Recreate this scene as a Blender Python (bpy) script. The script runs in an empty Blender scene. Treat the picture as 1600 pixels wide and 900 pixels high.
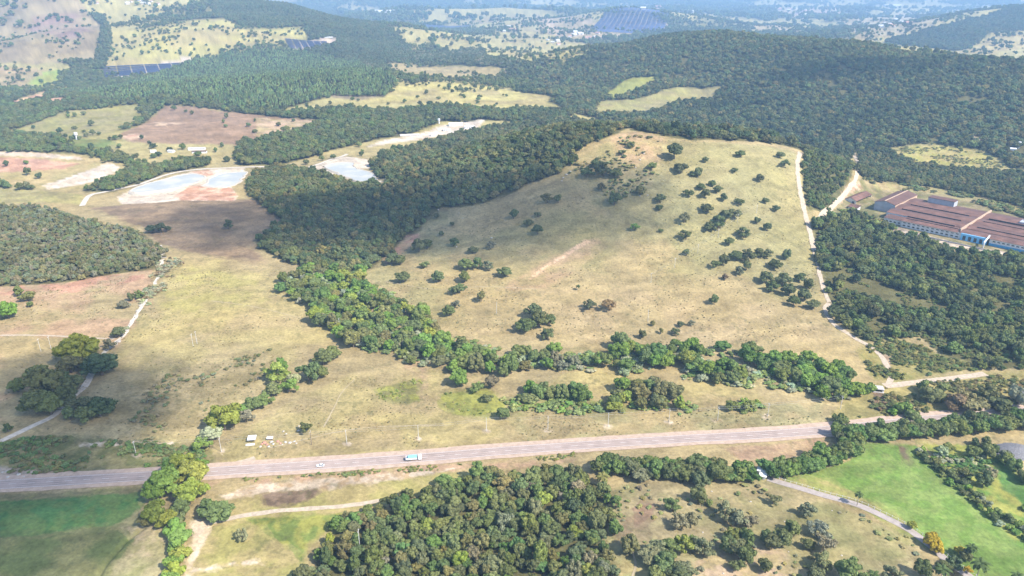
import bpy, math, random
import numpy as np

random.seed(7)
RNG = np.random.default_rng(11)
scene = bpy.context.scene
COL = scene.collection
R = math.radians

# ------------------------------------------------------------------ camera
CAM_H, PITCH, FPX = 260.0, R(22.6), 1142.0          # metres above the road, tilt, focal length in 1600-px units
cam_d = bpy.data.cameras.new('camera')
cam_d.sensor_width = 36.0
cam_d.lens = 36.0 * FPX / 1600.0
cam_d.clip_start, cam_d.clip_end = 1.0, 80000.0
cam = bpy.data.objects.new('camera', cam_d)
COL.objects.link(cam)
cam.location = (0, 0, CAM_H)
cam.rotation_euler = (R(90) - PITCH, 0, 0)
scene.camera = cam

# ------------------------------------------------------------------ sky, sun, exposure
SUN_EL = R(46)
SUN_TO = np.array([0.83, -0.56])                     # horizontal direction towards the sun
SUN_TO = SUN_TO / np.linalg.norm(SUN_TO)
world = bpy.data.worlds.new('World')
scene.world = world
world.use_nodes = True
wn = world.node_tree
sky = wn.nodes.new('ShaderNodeTexSky')
sky.sky_type = 'NISHITA'
sky.sun_disc = False
sky.sun_elevation = SUN_EL
sky.sun_rotation = math.atan2(SUN_TO[0], SUN_TO[1])
sky.altitude = 700
sky.air_density = 1.0
sky.dust_density = 1.2
bg = wn.nodes['Background']
bg.inputs[1].default_value = 0.15
wn.links.new(sky.outputs[0], bg.inputs[0])
sun_d = bpy.data.lights.new('sun', 'SUN')
sun_d.energy = 4.3
sun_d.angle = R(0.5)
sun_d.color = (1.0, 0.94, 0.85)
sun = bpy.data.objects.new('sun', sun_d)
COL.objects.link(sun)
sdir = (SUN_TO[0] * math.cos(SUN_EL), SUN_TO[1] * math.cos(SUN_EL), math.sin(SUN_EL))
import mathutils
sun.rotation_euler = mathutils.Vector(sdir).to_track_quat('Z', 'Y').to_euler()
sun.location = (600, -500, 900)
vs = scene.view_settings
vs.view_transform = 'Standard'
vs.look = 'None'
vs.gamma = 1.0
vs.exposure = 1.12
scene.cycles.use_denoising = True
scene.cycles.max_bounces = 6
scene.cycles.diffuse_bounces = 2
scene.cycles.glossy_bounces = 2
scene.cycles.transmission_bounces = 2
scene.cycles.volume_bounces = 0
scene.cycles.transparent_max_bounces = 12
scene.cycles.use_adaptive_sampling = True
scene.cycles.adaptive_threshold = 0.02

# ------------------------------------------------------------------ small helpers
def sm(a, b, x):
    t = np.clip((x - a) / (b - a), 0, 1)
    return t * t * (3 - 2 * t)

def _hash(ix, iy, seed):
    h = (ix.astype(np.int64) * 374761393 + iy.astype(np.int64) * 668265263 + seed * 974634777) & 0xFFFFFFFF
    h = ((h ^ (h >> 13)) * 1274126177) & 0xFFFFFFFF
    h = h ^ (h >> 16)
    return (h & 0xFFFFFF) / float(0xFFFFFF)

def vnoise(x, y, seed=0):
    x = np.asarray(x, float); y = np.asarray(y, float)
    xi = np.floor(x); yi = np.floor(y)
    fx = x - xi; fy = y - yi
    fx = fx * fx * (3 - 2 * fx); fy = fy * fy * (3 - 2 * fy)
    xi = xi.astype(np.int64); yi = yi.astype(np.int64)
    a = _hash(xi, yi, seed); b = _hash(xi + 1, yi, seed)
    c = _hash(xi, yi + 1, seed); d = _hash(xi + 1, yi + 1, seed)
    return (a * (1 - fx) + b * fx) * (1 - fy) + (c * (1 - fx) + d * fx) * fy

def fbm(x, y, scale, seed=0, octv=4, gain=0.5):
    v = 0; amp = 1; tot = 0
    x = np.asarray(x, float) / scale; y = np.asarray(y, float) / scale
    for o in range(octv):
        v = v + amp * vnoise(x + 17.3 * o, y - 9.1 * o, seed + o)
        tot += amp; amp *= gain; x = x * 2.03; y = y * 2.03
    return v / tot                                    # 0..1

def inpoly(x, y, poly):
    ins = np.zeros(x.shape, bool)
    px, py = poly[:, 0], poly[:, 1]
    n = len(px); j = n - 1
    for i in range(n):
        cond = (py[i] > y) != (py[j] > y)
        if cond.any():
            xs = (px[j] - px[i]) * (y - py[i]) / (py[j] - py[i] + 1e-12) + px[i]
            ins ^= cond & (x < xs)
        j = i
    return ins

# ------------------------------------------------------------------ terrain: height of the land
BUMPS = [  # cx, cy, height, sx, sy, rotation
    (145, 905, 63, 195, 205, 0.0),        # the bald hill
    (0, 960, 38, 195, 130, 0.0),         # its wooded left shoulder
    (345, 950, 46, 140, 170, 0.0),
    (-520, 1830, 42, 420, 300, 0.15),     # planted hill
    (-1150, 2900, 90, 520, 420, 0.1),     # grassy hill
    (40, 1500, 14, 300, 180, 0.0),
    (-700, 1250, 12, 260, 160, 0.0),
    (640, 500, 6, 260, 200, 0.0),
    (80, 250, 9, 120, 110, 0.0),
    (780, 5250, 95, 520, 420, 0.1),
    (-100, 6200, 70, 1400, 500, 0.0),
]
RIDGES = [  # polyline of (x, y, z), half width
    ([(40, 2020, 10), (300, 2200, 88), (571, 2300, 126), (871, 1950, 116), (1090, 1620, 100), (1500, 1500, 112), (2200, 1500, 120)], 430),
    ([(1900, 3500, 40), (2748, 4200, 142), (3700, 4500, 160)], 520),
    ([(-1900, 3900, 150), (-1200, 3750, 172), (-620, 3400, 80), (-300, 3000, 20)], 480),
    ([(-2800, 3700, 190), (-2000, 3450, 150), (-1650, 3000, 70)], 520),
    ([(-9000, 9500, 90), (-3000, 9000, 120), (1500, 11000, 60), (9000, 9500, 90)], 1300),
    ([(-16000, 18000, 240), (-5000, 17500, 200), (6000, 19000, 260), (16000, 17000, 220)], 3000),
]
PADS = [  # cx, cy, r_in, r_out, z : ground levelled for works
    (-330, 985, 95, 190, 8.0), (-232, 1060, 60, 120, 9.0), (505, 775, 120, 185, 13.0),
]

def hz(x, y):
    x = np.asarray(x, float); y = np.asarray(y, float)
    z = np.zeros(np.broadcast(x, y).shape)
    d = np.hypot(x, y)
    for cx, cy, h, sx, sy, rot in BUMPS:
        c, s = math.cos(rot), math.sin(rot)
        u = (x - cx) * c + (y - cy) * s; v = -(x - cx) * s + (y - cy) * c
        z = z + h * np.exp(-(u / sx) ** 2 - (v / sy) ** 2)
    for pts, w in RIDGES:
        best = np.full(z.shape, 1e12); hh = np.zeros(z.shape); ws = np.zeros(z.shape)
        for (x0, y0, z0), (x1, y1, z1) in zip(pts[:-1], pts[1:]):
            L2 = (x1 - x0) ** 2 + (y1 - y0) ** 2
            t = np.clip(((x - x0) * (x1 - x0) + (y - y0) * (y1 - y0)) / L2, 0, 1)
            dd = (x - x0 - t * (x1 - x0)) ** 2 + (y - y0 - t * (y1 - y0)) ** 2
            wt = 1.0 / (dd + (0.25 * w) ** 2) ** 3 * 1e12
            hh = hh + wt * (z0 + t * (z1 - z0)); ws = ws + wt
            best = np.minimum(best, dd)
        hh = hh / ws
        z = z + hh * np.exp(-best / (w * w))
    amp = 1.2 + 9 * sm(620, 1000, d) + 20 * sm(1500, 4000, d) + 35 * sm(4000, 9000, d)
    z = z + amp * (fbm(x, y, 420, 3, 3) - 0.5) * 1.6
    z = z + (0.5 + 1.6 * sm(600, 900, d)) * (fbm(x, y, 60, 9, 3) - 0.5)
    z = z + 17 * sm(1200, 1700, d) * (1 - sm(3500, 6000, d)) * (fbm(x, y, 260, 15, 3) - 0.5) * 1.6
    for cx, cy, r0, r1, pz in PADS:
        k = 1 - sm(r0, r1, np.hypot(x - cx, (y - cy)))
        z = z * (1 - k) + pz * k
    for line, w, dep in DITCHES:
        z = z - dep * np.exp(-(dist_line(x, y, line) / w) ** 2)
    return z

def dist_line(x, y, line):
    best = np.full(np.broadcast(x, y).shape, 1e9)
    for (x0, y0), (x1, y1) in zip(line[:-1], line[1:]):
        L2 = (x1 - x0) ** 2 + (y1 - y0) ** 2 + 1e-9
        t = np.clip(((x - x0) * (x1 - x0) + (y - y0) * (y1 - y0)) / L2, 0, 1)
        best = np.minimum(best, np.hypot(x - x0 - t * (x1 - x0), y - y0 - t * (y1 - y0)))
    return best

DITCHES = []
CP, SP = math.cos(PITCH), math.sin(PITCH)
_T = np.concatenate([np.linspace(230, 2600, 900), np.geomspace(2605, 30000, 500)])

def ground_at(pts):
    """where the sight lines through photo points (1600x900) meet the land"""
    pts = np.atleast_2d(np.asarray(pts, float))
    out = np.zeros((len(pts), 3))
    for i0 in range(0, len(pts), 400):
        p = pts[i0:i0 + 400]
        dx = (p[:, 0] - 800) / FPX; dy = (450 - p[:, 1]) / FPX
        D = np.stack([dx, CP + dy * SP, -SP + dy * CP], 1)
        t = _T[None, :]
        X = D[:, 0:1] * t; Y = D[:, 1:2] * t; Z = CAM_H + D[:, 2:3] * t
        below = Z <= hz(X, Y)
        k = np.where(below.any(1), below.argmax(1), len(_T) - 1)
        k = np.maximum(k, 1)
        lo = _T[k - 1]; hi = _T[k]
        for _ in range(14):
            mid = (lo + hi) / 2
            b = CAM_H + D[:, 2] * mid <= hz(D[:, 0] * mid, D[:, 1] * mid)
            hi = np.where(b, mid, hi); lo = np.where(b, lo, mid)
        out[i0:i0 + 400] = np.stack([D[:, 0] * hi, D[:, 1] * hi, CAM_H + D[:, 2] * hi], 1)
    return out

def px_per_m(P):
    """photo pixels for one metre at a world point"""
    depth = P[..., 1] * CP + (CAM_H - P[..., 2]) * SP
    return FPX / depth

def to_px(P):
    P = np.atleast_2d(P)
    depth = P[:, 1] * CP + (CAM_H - P[:, 2]) * SP
    up = P[:, 1] * SP - (CAM_H - P[:, 2]) * CP
    return np.stack([800 + FPX * P[:, 0] / depth, 450 - FPX * up / depth], 1)

DITCHES = [(ground_at([(150, 905), (165, 880), (185, 858), (196, 845), (214, 832), (222, 826)])[:, :2].tolist(), 1.3, 1.4)]

# polar sheet: close rows near the camera, reaching the horizon
_rows = [60.0, 110.0, 160.0]
_rows += list(CAM_H / np.tan(np.arctan((np.arange(1010, 3, -1.75) - 450) / FPX) + PITCH))
_rows = np.array(sorted(_rows))
_extra = np.arange(640, 1050, 2.0)
_rows = np.unique(np.concatenate([_rows[(_rows < 640) | (_rows > 1050)], _extra, np.geomspace(_rows[-1] * 1.2, 30000, 8)]))
_rows = _rows[np.concatenate([[True], np.diff(_rows) > 0.4])]
_ang = np.concatenate([np.linspace(-180, -42, 36)[:-1], np.linspace(-42, 42, 870), np.linspace(42, 180, 36)[1:-1]])
_ang = np.radians(_ang)
NR, NA = len(_rows), len(_ang)
GX = _rows[:, None] * np.sin(_ang)[None, :]
GY = _rows[:, None] * np.cos(_ang)[None, :]
GZ = hz(GX, GY)

def hm(x, y):
    """height of the built ground sheet"""
    x = np.asarray(x, float); y = np.asarray(y, float)
    r = np.hypot(x, y); a = np.arctan2(x, y)
    i = np.clip(np.searchsorted(_rows, r) - 1, 0, NR - 2)
    j = np.clip(np.searchsorted(_ang, a) - 1, 0, NA - 2)
    fr = (r - _rows[i]) / (_rows[i + 1] - _rows[i]); fa = (a - _ang[j]) / (_ang[j + 1] - _ang[j])
    return (GZ[i, j] * (1 - fr) + GZ[i + 1, j] * fr) * (1 - fa) + (GZ[i, j + 1] * (1 - fr) + GZ[i + 1, j + 1] * fr) * fa

# ------------------------------------------------------------------ material helpers
def new_mat(name):
    m = bpy.data.materials.new(name); m.use_nodes = True
    nt = m.node_tree
    return m, nt, nt.nodes['Principled BSDF']

MATS = {}
def mat(name, col, rough=0.7, noise=0.12, scale=3.0, metal=0.0, spec=0.3):
    """plain surface with slight worn unevenness"""
    if name in MATS: return MATS[name]
    m, nt, b = new_mat(name)
    b.inputs['Roughness'].default_value = rough
    b.inputs['Metallic'].default_value = metal
    b.inputs['Specular IOR Level'].default_value = spec
    tc = nt.nodes.new('ShaderNodeTexCoord'); nz = nt.nodes.new('ShaderNodeTexNoise')
    nz.inputs['Scale'].default_value = scale; nz.inputs['Detail'].default_value = 5
    nt.links.new(tc.outputs['Object'], nz.inputs['Vector'])
    mr = nt.nodes.new('ShaderNodeMapRange')
    mr.inputs[1].default_value = 0.3; mr.inputs[2].default_value = 0.7
    mr.inputs[3].default_value = 1 - noise; mr.inputs[4].default_value = 1 + noise
    nt.links.new(nz.outputs['Fac'], mr.inputs[0])
    mx = nt.nodes.new('ShaderNodeVectorMath'); mx.operation = 'SCALE'
    mx.inputs[0].default_value = col[:3]
    nt.links.new(mr.outputs[0], mx.inputs['Scale'])
    nt.links.new(mx.outputs[0], b.inputs['Base Color'])
    MATS[name] = m
    return m

def leaf_mat(name, mass):
    """foliage: colour comes from each tree's own tint"""
    m = bpy.data.materials.new(name); m.use_nodes = True
    nt = m.node_tree; nt.nodes.clear()
    out = nt.nodes.new('ShaderNodeOutputMaterial')
    if mass:
        a = nt.nodes.new('ShaderNodeAttribute'); a.attribute_type = 'INSTANCER'; a.attribute_name = 'tint'
        col = a.outputs['Color']
    else:
        a = nt.nodes.new('ShaderNodeObjectInfo'); col = a.outputs['Color']
    tc = nt.nodes.new('ShaderNodeTexCoord'); nz = nt.nodes.new('ShaderNodeTexNoise')
    nz.inputs['Scale'].default_value = 0.9; nz.inputs['Detail'].default_value = 3
    nt.links.new(tc.outputs['Object'], nz.inputs['Vector'])
    mr = nt.nodes.new('ShaderNodeMapRange')
    mr.inputs[1].default_value = 0.25; mr.inputs[2].default_value = 0.75
    mr.inputs[3].default_value = 0.62; mr.inputs[4].default_value = 1.38
    nt.links.new(nz.outputs['Fac'], mr.inputs[0])
    sc = nt.nodes.new('ShaderNodeVectorMath'); sc.operation = 'SCALE'
    nt.links.new(col, sc.inputs[0]); nt.links.new(mr.outputs[0], sc.inputs['Scale'])
    d = nt.nodes.new('ShaderNodeBsdfDiffuse'); t = nt.nodes.new('ShaderNodeBsdfTranslucent')
    nt.links.new(sc.outputs[0], d.inputs[0]); nt.links.new(sc.outputs[0], t.inputs[0])
    mx = nt.nodes.new('ShaderNodeMixShader'); mx.inputs[0].default_value = 0.28
    nt.links.new(d.outputs[0], mx.inputs[1]); nt.links.new(t.outputs[0], mx.inputs[2])
    nt.links.new(mx.outputs[0], out.inputs[0])
    return m

LEAF = leaf_mat('leaves', False)
LEAF_MASS = leaf_mat('leaves_of_the_woods', True)
BARK = mat('bark', (0.16, 0.12, 0.09), 0.9, 0.25, 2.0)

# ------------------------------------------------------------------ object helpers
def tag(o, label=None, cat=None, group=None, kind=None):
    if label: o['label'] = label
    if cat: o['category'] = cat
    if group: o['group'] = group
    if kind: o['kind'] = kind
    return o

def link(name, data, parent=None, loc=None):
    o = bpy.data.objects.new(name, data); COL.objects.link(o)
    if parent is not None: o.parent = parent
    if loc is not None: o.location = loc
    return o

def empty(name, loc, rz=0.0, scale=None):
    o = bpy.data.objects.new(name, None); COL.objects.link(o)
    o.empty_display_size = 0.5; o.location = loc; o.rotation_euler = (0, 0, rz)
    if scale is not None: o.scale = scale
    return o

def mesh_np(name, V, F4=None, F3=None, mats=(), smooth=None, midx=None):
    me = bpy.data.meshes.new(name)
    V = np.asarray(V, np.float32).reshape(-1, 3)
    loops = []; starts = []; n = 0
    if F4 is not None and len(F4):
        F4 = np.asarray(F4, np.int32); loops.append(F4.ravel()); starts.append(n + 4 * np.arange(len(F4))); n += F4.size
    if F3 is not None and len(F3):
        F3 = np.asarray(F3, np.int32); loops.append(F3.ravel()); starts.append(n + 3 * np.arange(len(F3))); n += F3.size
    me.vertices.add(len(V)); me.vertices.foreach_set('co', V.ravel())
    if n:
        L = np.concatenate(loops).astype(np.int32); S = np.concatenate(starts).astype(np.int32)
        me.loops.add(len(L)); me.loops.foreach_set('vertex_index', L)
        me.polygons.add(len(S)); me.polygons.foreach_set('loop_start', S)
        if smooth is not None:
            me.polygons.foreach_set('use_smooth', np.broadcast_to(smooth, (len(S),)).astype(bool).copy())
        if midx is not None:
            me.polygons.foreach_set('material_index', np.asarray(midx, np.int32))
    for m in mats: me.materials.append(m)
    me.update(calc_edges=True)
    return me

class MB:
    """collects boxes, tubes and polygons for one mesh"""
    def __init__(s): s.V = []; s.F = []
    def add(s, vs, fs):
        n = len(s.V); s.V += [tuple(v) for v in vs]; s.F += [tuple(i + n for i in f) for f in fs]; return s
    def box(s, x0, x1, y0, y1, z0, z1):
        v = [(x, y, z) for z in (z0, z1) for x, y in ((x0, y0), (x1, y0), (x1, y1), (x0, y1))]
        return s.add(v, [(3, 2, 1, 0), (4, 5, 6, 7), (0, 1, 5, 4), (1, 2, 6, 5), (2, 3, 7, 6), (3, 0, 4, 7)])
    def tube(s, a, b, r0, r1=None, n=8, cap=True):
        a = mathutils.Vector(a); b = mathutils.Vector(b); r1 = r0 if r1 is None else r1
        q = (b - a).to_track_quat('Z', 'Y')
        v = []
        for c, r in ((a, r0), (b, r1)):
            for k in range(n):
                t = 2 * math.pi * k / n
                v.append(c + q @ mathutils.Vector((r * math.cos(t), r * math.sin(t), 0)))
        f = [(k, (k + 1) % n, n + (k + 1) % n, n + k) for k in range(n)]
        if cap: f += [tuple(range(n - 1, -1, -1)), tuple(range(n, 2 * n))]
        return s.add(v, f)
    def prism(s, prof, x0, x1):
        """profile of (y, z) swept along x"""
        n = len(prof)
        v = [(x0, y, z) for y, z in prof] + [(x1, y, z) for y, z in prof]
        f = [(k, (k + 1) % n, n + (k + 1) % n, n + k) for k in range(n)]
        return s.add(v, f + [tuple(range(n - 1, -1, -1)), tuple(range(n, 2 * n))])
    def mesh(s, name, m, bevel=None):
        me = bpy.data.meshes.new(name); me.from_pydata(s.V, [], s.F); me.update()
        if m: me.materials.append(m)
        return me
    def build(s, name, m, parent=None, loc=None):
        return link(name, s.mesh(name, m), parent, loc)

def strip_mesh(name, line, off0, off1, lift, m, step=4.0, wob=0.0, seed=1):
    """ribbon draped over the ground between two side offsets of a centre line"""
    L = resample(line, step)
    d = np.gradient(L, axis=0); d /= np.linalg.norm(d, axis=1)[:, None] + 1e-9
    nrm = np.stack([-d[:, 1], d[:, 0]], 1)
    s = np.arange(len(L)) * step
    cols = max(2, int(abs(off1 - off0) / 2.5) + 2)
    V = []
    for k in range(cols):
        o = off0 + (off1 - off0) * k / (cols - 1)
        w = wob * (fbm(s, s * 0 + k * 31, 9, seed, 3) - 0.5) * 2 if k in (0, cols - 1) else 0 * s
        P = L + nrm * (o + w)[:, None]
        V.append(np.stack([P[:, 0], P[:, 1], hm(P[:, 0], P[:, 1]) + lift], 1))
    V = np.stack(V, 1)
    n = len(L)
    idx = np.arange(n * cols).reshape(n, cols)
    F = np.stack([idx[:-1, 1:], idx[:-1, :-1], idx[1:, :-1], idx[1:, 1:]], -1).reshape(-1, 4)
    nz = np.cross(V[1, 0] - V[0, 0], V[0, 1] - V[0, 0])[2]
    if nz > 0: F = F[:, ::-1]
    return mesh_np(name, V.reshape(-1, 3), F4=F, mats=[m], smooth=True)

def resample(line, step):
    P = np.asarray(line, float)[:, :2]
    # Catmull-Rom through the points, then even steps
    Q = np.vstack([2 * P[0] - P[1], P, 2 * P[-1] - P[-2]])
    out = []
    for i in range(1, len(Q) - 2):
        t = np.linspace(0, 1, 24, endpoint=False)[:, None]
        p0, p1, p2, p3 = Q[i - 1], Q[i], Q[i + 1], Q[i + 2]
        out.append(0.5 * (2 * p1 + (p2 - p0) * t + (2 * p0 - 5 * p1 + 4 * p2 - p3) * t ** 2 + (3 * p1 - p0 - 3 * p2 + p3) * t ** 3))
    C = np.vstack(out + [P[-1:]])
    s = np.concatenate([[0], np.cumsum(np.linalg.norm(np.diff(C, axis=0), axis=1))])
    k = np.arange(0, s[-1], step)
    return np.stack([np.interp(k, s, C[:, 0]), np.interp(k, s, C[:, 1])], 1)

def W(*pts):
    return ground_at(pts)[:, :2]

# ================================================================== the ground
STRAW = (0.320, 0.265, 0.142); STRAWY = (0.335, 0.288, 0.136); STRAWG = (0.272, 0.245, 0.122); PINK = (0.36, 0.272, 0.168)
OLIVE = (0.19, 0.185, 0.075); GREEN = (0.10, 0.17, 0.05); SOIL = (0.40, 0.24, 0.165); SAND = (0.50, 0.43, 0.34)
BROWN = (0.25, 0.175, 0.115); FLOOR = (0.115, 0.112, 0.05); MUD = (0.15, 0.11, 0.075); LIME = (0.27, 0.28, 0.075)
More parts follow.
